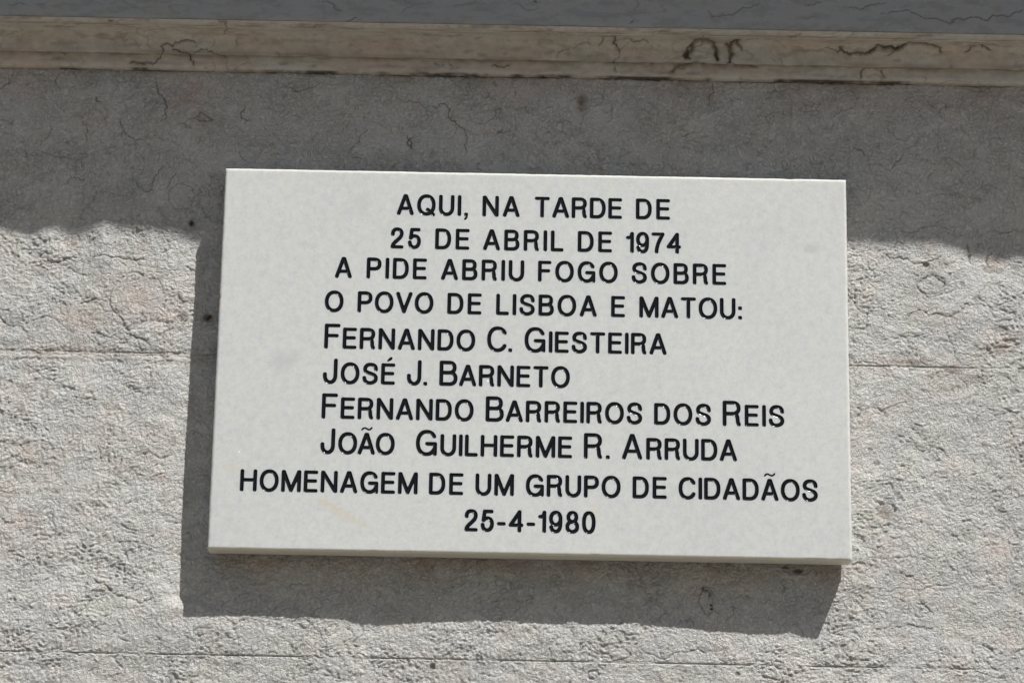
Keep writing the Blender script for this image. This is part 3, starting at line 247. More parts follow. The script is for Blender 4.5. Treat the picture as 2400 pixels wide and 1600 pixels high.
MCRACKS = [([(-0.3799,0.641),(-0.3724,3.154),(-0.3606,3.154),(-0.3451,3.333),(-0.3378,3.256)],0.71,1.2,0.75),([(-0.3607,3.077),(-0.3459,2.872),(-0.34,0.436)],0.71,1.0,0.8),([(-0.3394,3.0),(-0.3243,3.051),(-0.3076,1.41)],0.71,0.8,0.75),([(-0.4901,1.897),(-0.4772,1.923),(-0.4669,1.385)],0.61,0.8,0.8),([(-0.3132,6.0),(-0.3048,5.718),(-0.3083,3.564)],0.51,0.5,0.7),([(-0.5294,3.333),(-0.5163,3.41)],0.51,0.5,0.5),([(-0.2577,3.051),(-0.2493,1.795)],0.61,0.5,0.7),([(-0.22,4.59),(-0.2176,5.641),(-0.2071,5.359)],0.4,0.4,0.5),([(-0.4196,5.718),(-0.4154,5.667)],0.81,0.5,0.7),([(-0.0448,1.103),(-0.0276,1.256)],0.61,0.7,0.7),([(-0.103,1.231),(-0.0879,1.641),(-0.0771,1.026)],0.51,0.6,0.5),([(-0.4025,0.744),(-0.381,0.615)],1.01,0.7,0.7),([(0.0604,3.385),(0.0652,3.846),(0.0748,3.846),(0.0742,3.513),(0.0775,3.436),(0.0751,1.615)],0.61,1.0,0.75),([(0.0783,3.615),(0.0944,3.59),(0.1039,3.692),(0.1095,3.538)],0.51,0.8,0.65),([(0.1467,3.103),(0.1528,3.308),(0.1605,3.692),(0.1682,3.615),(0.1751,3.385),(0.1779,3.077)],1.41,2.5,0.95),([(0.1528,3.308),(0.162,4.462)],0.51,0.8,0.8),([(0.1471,1.769),(0.1577,2.59),(0.1643,1.821),(0.1345,1.103)],1.82,0.8,0.75),([(0.1303,1.026),(0.1473,1.333)],0.81,0.6,0.7),([(0.1525,3.436),(0.1445,3.154),(0.1511,3.077)],1.01,2.0,0.95),([(0.1889,3.0),(0.1891,3.385),(0.1855,3.538)],1.21,1.8,0.9),([(0.1894,3.256),(0.1978,3.769),(0.2009,3.359)],1.01,1.6,0.85),([(0.1751,1.718),(0.2031,1.769),(0.2183,1.641)],0.91,1.2,0.85),([(0.2219,3.949),(0.2515,4.538),(0.2563,5.615)],0.71,0.8,0.8),([(0.2831,3.487),(0.2964,3.333),(0.3,3.564)],0.61,0.8,0.7),([(0.298,3.513),(0.318,3.308),(0.3341,3.59),(0.3493,3.538),(0.3656,3.769),(0.3806,3.744),(0.3992,3.385)],1.01,1.6,0.85),([(0.346,3.282),(0.3553,3.667),(0.3704,3.615)],0.81,1.0,0.6),([(0.3202,0.513),(0.3219,1.41),(0.341,1.692),(0.3439,0.59)],0.71,1.2,0.8),([(0.4208,3.359),(0.4261,3.615),(0.4325,3.615)],0.61,0.8,0.7),([(0.4316,3.821),(0.4383,3.769),(0.4379,3.615),(0.447,3.487)],0.61,1.0,0.85),([(0.437,3.821),(0.4389,3.872)],0.61,1.0,0.8),([(0.0179,3.0),(0.0262,3.256),(0.0561,3.385)],0.4,0.4,0.5),([(0.2032,3.744),(0.2093,3.872),(0.2159,3.795)],0.4,0.6,0.6),([(0.0762,1.359),(0.0785,0.821)],0.61,0.6,0.6),([(0.1127,1.692),(0.1134,1.641)],1.21,1.0,0.8)]
SOOT = [(-0.2702,-0.1961,1.21),(-0.1265,-0.0426,2.02),(-0.0012,0.0365,2.02),(0.0572,0.1348,1.21),(0.1653,0.1742,2.02),(0.2301,0.3747,1.41),(-0.1582,-0.1475,1.21),(-0.4034,-0.3799,1.01),(-0.027,-0.0121,1.21)]
FCRACKS = [([(0.1657,0.3526),(0.1699,0.3458),(0.1912,0.3497),(0.1998,0.3567),(0.2169,0.3622)],0.61,0.4,0.6),([(0.2596,0.3613),(0.2767,0.3639)],0.61,0.3,0.6),([(0.3043,0.3588),(0.3257,0.3615),(0.3407,0.364)],0.61,0.4,0.6),([(0.3341,0.3525),(0.3724,0.3517),(0.3915,0.348),(0.4021,0.3437),(0.4384,0.3478),(0.4535,0.3538),(0.4707,0.3575),(0.4755,0.3599)],0.61,0.6,0.7),([(0.2509,0.3474),(0.2722,0.3501)],0.4,0.3,0.4),([(-0.0261,0.3555),(-0.0133,0.3501),(-0.0005,0.3515)],0.4,0.3,0.4),([(0.089,0.3374),(0.0933,0.3409)],0.61,0.4,0.6),([(0.3295,0.3354),(0.3337,0.3332)],0.4,0.3,0.5),([(-0.0049,0.3594),(-0.0023,0.3587)],1.21,0.8,0.8),([(0.4042,0.3437),(0.4075,0.3494)],0.4,0.3,0.5),([(-0.2119,0.3541),(-0.1989,0.3475),(-0.1924,0.3454)],0.61,0.4,0.6),([(-0.1878,0.3341),(-0.1773,0.3377)],0.61,0.4,0.6),([(-0.5201,0.3456),(-0.5074,0.347),(-0.4987,0.3438)],0.4,0.3,0.4),([(-0.1438,0.3566),(-0.1224,0.3536),(-0.1328,0.3443)],0.4,0.3,0.4),([(-0.4924,0.3462),(-0.4819,0.3468)],0.4,0.3,0.4),([(-0.4202,0.3476),(-0.3902,0.3437),(-0.3775,0.3451)],0.4,0.3,0.3),([(-0.084,0.3521),(-0.0586,0.3572)],0.4,0.3,0.4)]
PROF = [(-0.004,0.2984),(-0.006,0.3044),(-0.013,0.3107),(-0.014,0.3113),(-0.04,0.3285),(-0.042,0.3299),(-0.048,0.3334)]
WORDS = [('first','AQUI,',0,-0.1332,-0.0644,0.1413),('first','NA',0,-0.051,-0.0151,0.1413),('first','TARDE',0,-0.0008,0.0836,0.1413),('first','DE',0,0.0967,0.1298,0.1413),('second','25',0,-0.1385,-0.1092,0.1076),('second','DE',0,-0.0957,-0.0626,0.1076),('second','ABRIL',0,-0.0496,0.0276,0.1076),('second','DE',0,0.0411,0.0742,0.1076),('second','1974',0,0.0875,0.1404,0.1076),('third','A',0,-0.191,-0.174,0.0773),('third','PIDE',0,-0.1605,-0.1028,0.0773),('third','ABRIU',0,-0.0892,-0.0097,0.0773),('third','FOGO',0,0.0034,0.0798,0.0773),('third','SOBRE',0,0.093,0.1837,0.0773),('fourth','O',0,-0.1992,-0.1815,0.0437),('fourth','POVO',0,-0.1681,-0.0957,0.0437),('fourth','DE',0,-0.0825,-0.0497,0.0437),('fourth','LISBOA',0,-0.036,0.06,0.0437),('fourth','E',0,0.0735,0.0872,0.0437),('fourth','MATOU:',0,0.1005,0.1985,0.0437),('fifth','F',1,-0.1988,-0.183,0.0077),('fifth','ERNANDO',0,-0.181,-0.0551,0.0077),('fifth','C',1,-0.044,-0.0246,0.0077),('fifth','.',0,-0.0238,-0.0198,0.0077),('fifth','G',1,-0.0084,0.0116,0.0077),('fifth','IESTEIRA',0,0.0147,0.1266,0.0077),('sixth','J',1,-0.1986,-0.1847,-0.0264),('sixth','OSÉ',0,-0.1818,-0.1301,-0.0264),('sixth','J',1,-0.119,-0.1054,-0.0264),('sixth','.',0,-0.1033,-0.0997,-0.0264),('sixth','B',1,-0.0884,-0.0711,-0.0264),('sixth','ARNETO',0,-0.0696,0.0352,-0.0264),('seventh','F',1,-0.1989,-0.183,-0.0602),('seventh','ERNANDO',0,-0.1806,-0.0552,-0.0602),('seventh','B',1,-0.0439,-0.0267,-0.0602),('seventh','ARREIROS',0,-0.0249,0.1039,-0.0602),('seventh','DOS',0,0.1149,0.1688,-0.0602),('seventh','R',1,0.1798,0.197,-0.0602),('seventh','EIS',0,0.2004,0.2379,-0.0602),('eighth','J',1,-0.1985,-0.1846,-0.0939),('eighth','OÃO',0,-0.1818,-0.1286,-0.0939),('eighth','G',1,-0.1089,-0.0888,-0.0939),('eighth','UILHERME',0,-0.0859,0.0382,-0.0939),('eighth','R',1,0.0493,0.0664,-0.0939),('eighth','.',0,0.0696,0.0736,-0.0939),('eighth','A',1,0.0846,0.1043,-0.0939),('eighth','RRUDA',0,0.1076,0.193,-0.0939),('ninth','HOMENAGEM',0,-0.2723,-0.106,-0.1309),('ninth','DE',0,-0.0956,-0.0632,-0.1309),('ninth','UM',0,-0.0521,-0.0159,-0.1309),('ninth','GRUPO',0,-0.0049,0.0839,-0.1309),('ninth','DE',0,0.095,0.1272,-0.1309),('ninth','CIDADÃOS',0,0.1381,0.2686,-0.1309),('last','25-4-1980',0,-0.0617,0.0608,-0.165)]
HW, HH, DP, TH = .30, .18581, .037, .0305     # plaque half width, half height, front face distance, thickness

rng = random.Random(7)
def wobble(pts, amp, n=3):
    for _ in range(n):
        out = []
        for (x0, z0), (x1, z1) in zip(pts[:-1], pts[1:]):
            L = math.hypot(x1-x0, z1-z0); k = rng.uniform(-amp, amp)
            out += [(x0, z0), ((x0+x1)/2-(z1-z0)*k, (z0+z1)/2+(x1-x0)*k)]
        pts = out+[pts[-1]]
    return pts
def stamp(xs, zs, h, dark, cracks, wmin=.00055, amp=.20, kd=1.0, halo=None):
    for pts, wd, dep, dk in cracks:
        wd = max(wd*.001, wmin)
        pts = wobble(list(pts), amp, 4)
        m = wd*(3 if halo is None else 7)
        px = [a[0] for a in pts]; pz = [a[1] for a in pts]
        i0, i1 = np.searchsorted(xs, (min(px)-m, max(px)+m)); j0, j1 = np.searchsorted(zs, (min(pz)-m, max(pz)+m))
        if i1-i0 < 1 or j1-j0 < 1: continue
        X, Z = np.meshgrid(xs[i0:i1], zs[j0:j1])
        best = np.full(X.shape, 9.0); n = len(pts)-1
        for k in range(n):
            (x0, z0), (x1, z1) = pts[k], pts[k+1]
            dx, dz = x1-x0, z1-z0; L2 = dx*dx+dz*dz+1e-12
            t = np.clip(((X-x0)*dx+(Z-z0)*dz)/L2, 0, 1)
            s = (k+t)/n; wl = wd*(.35+.85*np.sin(np.pi*np.clip(s, .03, .97))**.6*(.6+.4*math.sin(k*2.3)*math.cos(k*.7)))
            best = np.minimum(best, np.hypot(X-x0-t*dx, Z-z0-t*dz)/wl)
        g = np.exp(-best**2*1.3)
        h[j0:j1, i0:i1] -= dep*.001*g*kd
        dark[j0:j1, i0:i1] = np.maximum(dark[j0:j1, i0:i1], dk*np.exp(-best**2*1.6))
        if halo is not None: halo[j0:j1, i0:i1] = np.maximum(halo[j0:j1, i0:i1], .55*dk*np.exp(-best/2.6))

def wall_relief(xs, zs, detail=True):
    X, Z = np.meshgrid(xs, zs)
    ub = np.interp(X[0], [a for a, _ in UBOT], [b for _, b in UBOT])[None, :]
    ut = np.interp(X[0], [a for a, _ in UTOP], [b for _, b in UTOP])[None, :]
    wb = np.exp(-((Z+.250)/.035)**2); wt = np.exp(-((Z-.133)/.035)**2)
    wl = np.exp(-((X+.326)/.016)**2)*ss(-.236, -.222, Z)*ss(.20, .15, Z)
    ul = np.interp(Z[:, 0], [a for a, _ in ULEFT], [b for _, b in ULEFT])[:, None]
    far = ss(.52, .60, np.abs(X))
    low = pn(X/.16, Z/.11, 3)*.0016+pn(X/.07, Z/.05, 4)*.0006
    h = -(ub*wb+ut*wt)*(1-far)+low*(1-np.maximum(wb, wt)*(1-far))
    h = h*(1-wl)-(ul+.0010)*wl
    dark = np.zeros_like(h); brown = np.zeros_like(h); pink = np.zeros_like(h)
    n_st = pn(X/.012, Z/.012, 21)*.6+pn(X/.005, Z/.005, 22)*.4
    tex = np.ones_like(h)
    if detail:
        w1 = pn(X/.022, Z/.022, 5); w2 = pn(X/.022, Z/.022, 6)
        u = X+.0045*w1; v = Z+.0045*w2
        mask = ss(-.35, .45, pn(X/.10, Z/.08, 9)+.5*pn(X/.03, Z/.03, 10))
        a = pn(u/.0070, v/.0043, 7); b = pn(u/.0033, v/.0026, 8)
        up = pn(X/.0030, Z/.0085, 11)
        tool = ss(.05, .6, -X*1.6-Z*1.2+.35*pn(X/.12, Z/.12, 12))
        amp = .62+.68*ss(-.55, .50, pn(X/.045, Z/.032, 23)+.45*pn(X/.014, Z/.012, 24))
        cr = (.00062*(.5-np.abs(a))*(.80+.8*mask)+.00060*b*(.7+.6*mask))*amp+tool*.00036*up-.0013
        # crusty flakes: little terraces with sharp rims
        tq = pn(u/.022, v/.014, 25)+.45*pn(u/.0075, v/.006, 26)+.2*pn(X/.003, Z/.003, 27)
        cr += (.00042*ss(.02, .10, tq)+.00042*ss(.38, .46, tq)-.00042*ss(-.36, -.44, tq))*(.5+.6*mask)
        tex[...] = .55+.65*amp
        cr += .00055*pn(u/.016, v/.011, 13)
        c1 = pn(u/.021, v/.013, 14); c2 = pn(X/.028, Z/.028, 15)
        cre = np.exp(-(c1/.045)**2)*ss(.10, .45, c2)
        c3 = pn(u/.011+3, v/.009, 16)
        cre2 = np.exp(-(c3/.05)**2)*ss(.12, .45, pn(X/.012, Z/.012, 17))
        smooth = 1.0
        h += cr*smooth-.0010*cre-.0008*cre2
        dark = np.maximum(dark, np.maximum(cre*.16, cre2*.24)*(.6+.4*mask))
        # fossil traces: broken little curls and soft darker inclusions
        c5 = pn(X/.0085+.8*w1, Z/.0080+.8*w2, 43)
        cur = np.exp(-(c5/.085)**2)*ss(.12, .42, pn(X/.012, Z/.011, 44))*ss(-.25, .35, pn(X/.07, Z/.06, 45))
        inc = ss(.28, .50, pn(u/.013, v/.010, 46))*ss(-.1, .4, pn(X/.06, Z/.05, 47))
        dark = np.maximum(dark, .42*cur); dark = np.maximum(dark, .13*inc); h -= .00035*cur
        rough_hi = ss(.2, .7, pn(X/.013, Z/.011, 18))*ss(.1, .5, pn(X/.06, Z/.05, 19))
        h -= .0016*rough_hi*np.abs(pn(X/.004, Z/.004, 20))
    for x, z, rx, rz, dep, dk in PITS:
        rx = max(rx*.001, .0006); rz = max(rz*.001, .0006)
        i0, i1 = np.searchsorted(xs, (x-2*rx, x+2*rx)); j0, j1 = np.searchsorted(zs, (z-2*rz, z+2*rz))
        if i1 <= i0 or j1 <= j0: continue
        d = np.hypot((X[j0:j1, i0:i1]-x)/rx, (Z[j0:j1, i0:i1]-z)/rz)*(1+.75*n_st[j0:j1, i0:i1])
        k = 1-ss(.75, 1.15, d)
        hl = h[j0:j1, i0:i1]; h[j0:j1, i0:i1] = hl*(1-.75*k)-dep*.001*k
        dark[j0:j1, i0:i1] = np.maximum(dark[j0:j1, i0:i1], dk*k*.75)
    for x, z, rx, rz, g, p in SPOTS:
        d = ((X-x)/rx)**2+((Z-z)/rz)**2
        k = np.exp(-d*.9)*np.clip(1+.9*n_st, 0, 2)
        brown = np.maximum(brown, np.clip(g*k, 0, 1)); pink = np.maximum(pink, np.clip(p*k, 0, 1))
    stamp(xs, zs, h, dark, CRACKS)
    # short dark nicks and pores scattered through the stone
    if detail:
        q = pn(X/.0042, Z/.0030, 28); dark = np.maximum(dark, ss(.62, .85, q)*ss(.0, .5, pn(X/.03, Z/.03, 29))*.5); h -= .0005*ss(.55, .85, q)
    kb = ss(-.20, -.30, X)*np.exp(-((Z-.0075)/.0075)**4)*np.clip(.65+.8*pn(X/.05, Z/.004, 35)+.5*n_st, 0, 1.2)
    brown = np.maximum(brown, .16*kb); pink = np.maximum(pink, .14*kb); dark = np.maximum(dark, .06*kb)
    # damp brown band under the moulding and under the plaque
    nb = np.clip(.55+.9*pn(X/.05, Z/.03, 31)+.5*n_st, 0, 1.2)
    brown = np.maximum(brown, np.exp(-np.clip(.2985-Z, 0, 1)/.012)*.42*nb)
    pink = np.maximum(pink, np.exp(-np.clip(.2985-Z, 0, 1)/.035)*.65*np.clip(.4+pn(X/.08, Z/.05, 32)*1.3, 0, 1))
    inx = ss(HW+.004, HW-.01, np.abs(X))
    brown = np.maximum(brown, inx*np.exp(-np.clip(-.192-Z, 0, 1)/.009)*(Z < -.15)*.30*nb)
    pink = np.maximum(pink, inx*np.exp(-np.clip(-.192-Z, 0, 1)/.022)*(Z < -.15)*.45*nb)
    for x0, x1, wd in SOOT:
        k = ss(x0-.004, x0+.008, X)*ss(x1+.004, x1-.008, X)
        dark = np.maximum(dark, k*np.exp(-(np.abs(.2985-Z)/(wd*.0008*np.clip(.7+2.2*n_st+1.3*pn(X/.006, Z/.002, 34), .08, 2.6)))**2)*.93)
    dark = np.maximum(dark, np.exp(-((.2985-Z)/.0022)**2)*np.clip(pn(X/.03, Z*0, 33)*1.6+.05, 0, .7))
    return h, dark, brown, pink, tex

def edges(a, b, step, d0, d1, coarse=.012, fine=.00035, band=.0035):
    """1-D coordinates a..b: dense (step) inside [d0, d1], finer near the ends when those are inside it"""
    out = [a]; x = a
    while x < b-1e-6:
        if d0 <= x <= d1:
            s = fine if (x-a < band or b-x < band) else step
        else:
            dd = d0-x if x < d0 else x-d1
            s = min(coarse, max(step, step+dd*.12))
            if x-a < band or b-x < band: s = min(s, .0012)
        x = min(x+s, b); out.append(x)
    return np.array(out)

wall = root('stone_wall', (0, 0, -2.12), 'weathered pale limestone wall behind the plaque, with moulded band above', 'wall')
ZW = 2.12
def local(P):
    P = P.copy(); P[..., 2] += ZW; return P

def block(name, x0, x1, z0, z1, m, dense=True, y=0.0, erode=None, kind='wall'):
    e = .0004
    a, b = x0+e, x1-e
    if dense:
        xs = edges(a, b, .0008, -.545, .50); zs = edges(z0+e, z1-e, .0008, -.325, .31)
    else:
        cs = .0055 if z0 > -.6 else .010
        xs = edges(a, b, cs, -9, 9, fine=.0012, band=.004); zs = edges(z0+e, z1-e, cs, -9, 9, fine=.0012, band=.004)
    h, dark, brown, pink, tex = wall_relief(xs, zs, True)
    X, Z = np.meshgrid(xs, zs)
    nz = pn(X/.02, Z*0+x0, 41)*.6+pn(X/.006, Z*0+z0, 42)*.4
    d = np.minimum(np.minimum(X-a, b-X)+.0005, np.minimum(Z-zs[0], zs[-1]-Z))
    rr = .0013*(1+1.1*nz).clip(.2, 3)
    k = np.clip(1-d/rr, 0, 1)
    h -= rr*(1-np.sqrt(1-k**2*.98))
    if erode: h, dark = erode(X, Z, h, dark)
    P = np.stack([X, y-h, Z], -1)
    # close the sides with a returning ring
    nr, nc = X.shape
    Q = np.zeros((nr+2, nc+2, 3)); Q[1:-1, 1:-1] = P
    Q[0, 1:-1] = P[0]; Q[-1, 1:-1] = P[-1]; Q[1:-1, 0] = P[:, 0]; Q[1:-1, -1] = P[:, -1]
    Q[0, 0] = P[0, 0]; Q[0, -1] = P[0, -1]; Q[-1, 0] = P[-1, 0]; Q[-1, -1] = P[-1, -1]
    for sl_ in ((0, slice(None)), (-1, slice(None)), (slice(None), 0), (slice(None), -1)):
        Q[sl_+(1,)] = y+.02
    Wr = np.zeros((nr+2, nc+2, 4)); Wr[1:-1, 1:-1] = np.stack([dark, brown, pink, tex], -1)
    Wr[0] = Wr[1]; Wr[-1] = Wr[-2]; Wr[:, 0] = Wr[:, 1]; Wr[:, -1] = Wr[:, -2]
    return link(name, grid_mesh(name, local(Q), Wr), m, wall)

ZT, ZM, ZB = .2982, .0102, -.2797      # moulding bed, middle joint, lower joint
def erode_mid(X, Z, h, dark):
    # the middle bed joint is worn to a shallow trough left of the plaque
    k = ss(-.20, -.36, X)*np.exp(-((Z-ZM+.002)/.0085)**2)
    h = h-.0012*k*(1+.5*pn(X/.02, Z/.004, 51))+.0009*k*np.exp(-((Z-ZM+.006)/.002)**2)
    return h, dark
block('stone_block', -.86, .88, ZM, ZT, M_WALL, True, erode=erode_mid)
block('stone_block', -.93, .79, ZB, ZM, M_WALL, True, erode=erode_mid)
block('stone_block', -.72, 1.02, ZB-.29, ZB, M_WALL, True)
# the same courses beyond the picture, left and right, and down to the pavement
block('stone_block', -2.3, -.86, ZM, ZT, M_WALL, False); block('stone_block', .88, 2.3, ZM, ZT, M_WALL, False)
block('stone_block', -2.3, -.93, ZB, ZM, M_WALL, False); block('stone_block', .79, 2.3, ZB, ZM, M_WALL, False)
block('stone_block', -2.3, -.72, ZB-.29, ZB, M_WALL, False); block('stone_block', 1.02, 2.3, ZB-.29, ZB, M_WALL, False)
z = ZB-.29; odd = 0
while z > -2.1:
    z1 = z; z = max(z-.29, -2.12); odd ^= 1
    for xa, xb in (((-2.3, -.8), (-.8, .9), (.9, 2.3)) if odd else ((-2.3, -1.4), (-1.4, 0.1), (0.1, 1.5), (1.5, 2.3))):
        block('stone_block', xa, xb, z, z1, M_WALL, False)

def box_mesh(name, x0, x1, y0, y1, z0, z1):
    me = bpy.data.meshes.new(name)
    v = [(x, y, z+ZW) for x in (x0, x1) for y in (y0, y1) for z in (z0, z1)]
    me.from_pydata(v, [], [(0, 1, 3, 2), (4, 6, 7, 5), (0, 4, 5, 1), (2, 3, 7, 6), (0, 2, 6, 4), (1, 5, 7, 3)])
    return me
link('mortar_bed', box_mesh('mortar_bed', -2.29, 2.29, .0150, .30, -2.11, .64), M_MORTAR, wall)

# ---- old pointing left in the bed joints: flush and worn at the left, broken elsewhere
def pointing(x0, x1, zj, rec0, rec1, seed, half=.0017):
    xs = edges(x0, x1, .0009, -.56, .52, coarse=.02); zs = zj+np.linspace(-half, half, 9)
    h, dark, brown, pink, tex = wall_relief(xs, zs, True)
    X, Z = np.meshgrid(xs, zs)
    k = ss(-.30, .35, pn(X/.07, X*0+zj*9, seed)+.5*pn(X/.015, X*0+zj*5, seed+1))
    h, dark = erode_mid(X, Z, h, dark) if abs(zj-ZM) < .001 else (h, dark)
    h -= rec0*(1-k)+rec1*k
    dark = np.maximum(dark, .12+.25*k)
    P = np.stack([X, -h, Z], -1)
    P = np.concatenate([P[:1]+np.array([0, .006, 0]), P, P[-1:]+np.array([0, .006, 0])])
    Wr = np.stack([dark, brown, pink, np.ones_like(dark)], -1); Wr = np.concatenate([Wr[:1], Wr, Wr[-1:]])
    link('joint_mortar', grid_mesh('joint_mortar', local(P), Wr), M_WALL, wall)
pointing(-.85, -.20, ZM, .0003, .0008, 90)
pointing(.345, .87, ZM, .0003, .0014, 92)
pointing(-.71, 1.0, ZB, .0002, .0018, 94)
pointing(-.85, .87, ZT+.0002, .0002, .0012, 96, .0012)

# ---- moulded band: profile swept along the wall, worn and cracked
def moulding():
    pts = [(.012, ZT+.0004), (-.0025, ZT+.0004)]           # (y, z) bed face
    segs = []
    P0, P1, P2, P3, P4, P5, P6 = PROF
    def add(a, b, n, bulge=0.0):
        for i in range(n):
            t = i/n; y = a[0]*(1-t)+b[0]*t; zz = a[1]*(1-t)+b[1]*t
            nx, nz = (b[1]-a[1]), -(b[0]-a[0]); L = math.hypot(nx, nz)+1e-9
            o = bulge*4*t*(1-t)
            segs.append((y-nx/L*o, zz-nz/L*o*-1 if False else zz+nz/L*o*-1, t))
    prof = []; par = []
    def seg(i, a, b, n, bulge):
        dy, dz = b[0]-a[0], b[1]-a[1]; L = math.hypot(dy, dz)
        ny, nz = -dz/L, dy/L                          # outward: towards the street and down
        for k in range(n):
            t = k/n; o = bulge*4*t*(1-t)
            prof.append((a[0]+dy*t+ny*o, a[1]+dz*t+nz*o)); par.append(i+t)
    prof += [(.012, P0[1]-.0002), (-.0022, P0[1]-.0002)]; par += [-.4, -.2]
    seg(0, P0, P1, 8, .0009)
    seg(1, P1, P2, 12, -.0030)
    seg(2, P2, P3, 3, .0004)
    seg(3, P3, P4, 40, -.0082)
    seg(4, P4, P5, 4, .0)
    seg(5, P5, P6, 9, .0016)
    prof.append(P6); par.append(6.0)
    prof = np.array(prof); par = np.array(par)
    xs = edges(-2.3, 2.3, .0009, -.56, .52, coarse=.03)
    s = np.concatenate([[0], np.cumsum(np.hypot(*np.diff(prof, axis=0).T))])
    X, T = np.meshgrid(xs, par); S = np.meshgrid(xs, s)[1]
    tan = np.gradient(prof, axis=0); tan /= np.linalg.norm(tan, axis=1)[:, None]+1e-9
    ny, nz = -tan[:, 1], tan[:, 0]
    ny[:2] = 0; nz[:2] = -1
    h = pn(X/.05, S/.03, 61)*.0008+pn(X/.014, S/.010, 62)*.0004+(.5-np.abs(pn(X/.006, S/.005, 63)))*.00035
    edge = np.exp(-((T-1)/.25)**2)+np.exp(-((T-5.2)/.6)**2)*.8+np.exp(-((T-3)/.1)**2)
    chip = ss(.15, .6, pn(X/.020, S/.02, 64))*ss(-.1, .4, pn(X/.13, S/.1, 65))
    h -= edge*chip*.0026
    dark = np.zeros_like(h)+np.clip(edge, 0, 1)*chip*.28; brown = np.zeros_like(h); pink = np.zeros_like(h)
    # cracks live in (x, arc length)
    cr = []
    for pts, wd, dep, dk in MCRACKS:
        cr.append(([(x, float(np.interp(t, par, s))) for x, t in pts], wd*(1.25 if wd < .95 else 2.0), dep, min(1, dk*1.1)))
    halo = np.zeros_like(h); stamp(xs, s, h, dark, cr, .0007, .24, 1.6, halo)
    n_st = pn(X/.03, S/.012, 66)*.6+pn(X/.008, S/.006, 67)*.4
    c1 = pn(X/.022, S/.014, 68)
    cre = np.exp(-(c1/.05)**2)*ss(.05, .5, pn(X/.05, S/.03, 69))
    h -= .0005*cre; dark = np.maximum(dark, cre*.4)
    q = pn(X/.009, S/.005, 73); dark = np.maximum(dark, ss(.45, .9, q)*.35); h -= .0006*ss(.4, .9, q)
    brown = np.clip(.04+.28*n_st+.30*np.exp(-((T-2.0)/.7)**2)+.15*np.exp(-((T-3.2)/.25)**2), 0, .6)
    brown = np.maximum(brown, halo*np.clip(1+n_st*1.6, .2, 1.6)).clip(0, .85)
    dark *= .80+.20*np.clip(n_st*2, -1, 1)
    gr = pn(X/.040, S/.007, 74)+.5*pn(X/.012, S/.004, 75)+.3*pn(X/.004, S/.003, 76)
    dark = np.maximum(dark, .22*ss(.05, .8, gr)); brown = np.maximum(brown, .45*ss(.15, .9, pn(X/.06, S/.010, 77)+.6*pn(X/.010, S/.005, 78)))
    pink = np.clip(.25+.6*pn(X/.07, S/.02, 70), 0, .8)
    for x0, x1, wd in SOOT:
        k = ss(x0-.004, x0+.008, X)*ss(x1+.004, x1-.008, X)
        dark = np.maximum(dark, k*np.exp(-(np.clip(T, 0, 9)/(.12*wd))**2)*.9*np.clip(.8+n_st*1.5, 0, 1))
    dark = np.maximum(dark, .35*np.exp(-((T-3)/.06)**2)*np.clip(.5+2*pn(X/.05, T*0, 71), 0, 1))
    dark = np.maximum(dark, .50*np.exp(-((T-4.75)/.30)**2)*np.clip(.8+2*pn(X/.04, T*0, 72), 0, 1))  # shade of the groove above and this crevice painted into the colour
    dark = np.maximum(dark, .30*np.exp(-((T-2.0)/.70)**4)*np.clip(.9+n_st, 0, 1.3))  # grime in the recess, with its shade painted in as well
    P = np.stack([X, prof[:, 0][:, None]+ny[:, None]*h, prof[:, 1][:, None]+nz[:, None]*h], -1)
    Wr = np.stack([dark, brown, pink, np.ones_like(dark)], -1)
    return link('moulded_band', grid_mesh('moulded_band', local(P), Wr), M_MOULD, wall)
moulding()

# ---- smooth fascia above the moulding
def fascia():
    Y0, Z0 = PROF[-1]
    xs = edges(-2.3, 2.3, .0009, -.56, .52, coarse=.03); zs = edges(Z0+.0003, .66, .0009, Z0, .42, coarse=.03)
    X, Z = np.meshgrid(xs, zs)
    h = pn(X/.08, Z/.05, 81)*.0008+pn(X/.02, Z/.010, 82)*.00035+(.5-np.abs(pn(X/.009, Z/.005, 83)))*.0003
    h += .0004-.0014*np.exp(-(Z-zs[0])/.0015)
    dark = np.zeros_like(h)
    c1 = pn(X/.05, Z/.012, 84)
    cre = np.exp(-(c1/.03)**2)*ss(.15, .5, pn(X/.03, Z/.03, 85)); dark = cre*.25; h -= .0003*cre
    dark = np.maximum(dark, .16*ss(-.1, .6, pn(X/.030, Z/.009, 86)+.6*pn(X/.009, Z/.004, 87)+.3*pn(X/.003, Z/.002, 88)))
    stamp(xs, zs, h, dark, FCRACKS, .0009, .2)
    zero = np.zeros_like(h)
    P = np.stack([X, Y0-h, Z], -1)
    P = np.concatenate([P[:1]+np.array([0, .004, 0]), P]); dark = np.concatenate([dark[:1], dark]); zero = np.concatenate([zero[:1], zero])
    link('fascia', grid_mesh('fascia', local(P), np.stack([dark, zero, zero+.05, zero+1], -1)), M_FASCIA, wall)
fascia()

# ---- projecting cornice over the fascia, whose front edge throws the broad shade
def cornice():
    zc = .1370+.30*KZ
    prof = [(-.045, zc+.012), (-.10, zc+.012), (-.11, zc+.004), (-.285, zc+.004), (-.288, zc), (-.300, zc), (-.300, zc+.035), (-.33, zc+.075), (-.36, zc+.10), (-.36, zc+.125), (0, zc+.16)]
    xs = np.arange(-2.3, 2.31, .02)
    P = np.array([[(x, y, z) for x in xs] for y, z in prof])
    # pieces of the profile above the lower edge must not pass the shade line
    me = grid_mesh('cornice', local(P), np.zeros((len(prof), len(xs), 4)))
    me.polygons.foreach_set('use_smooth', np.zeros(len(me.polygons), dtype=bool))
    link('cornice', me, M_FASCIA, wall)
cornice()

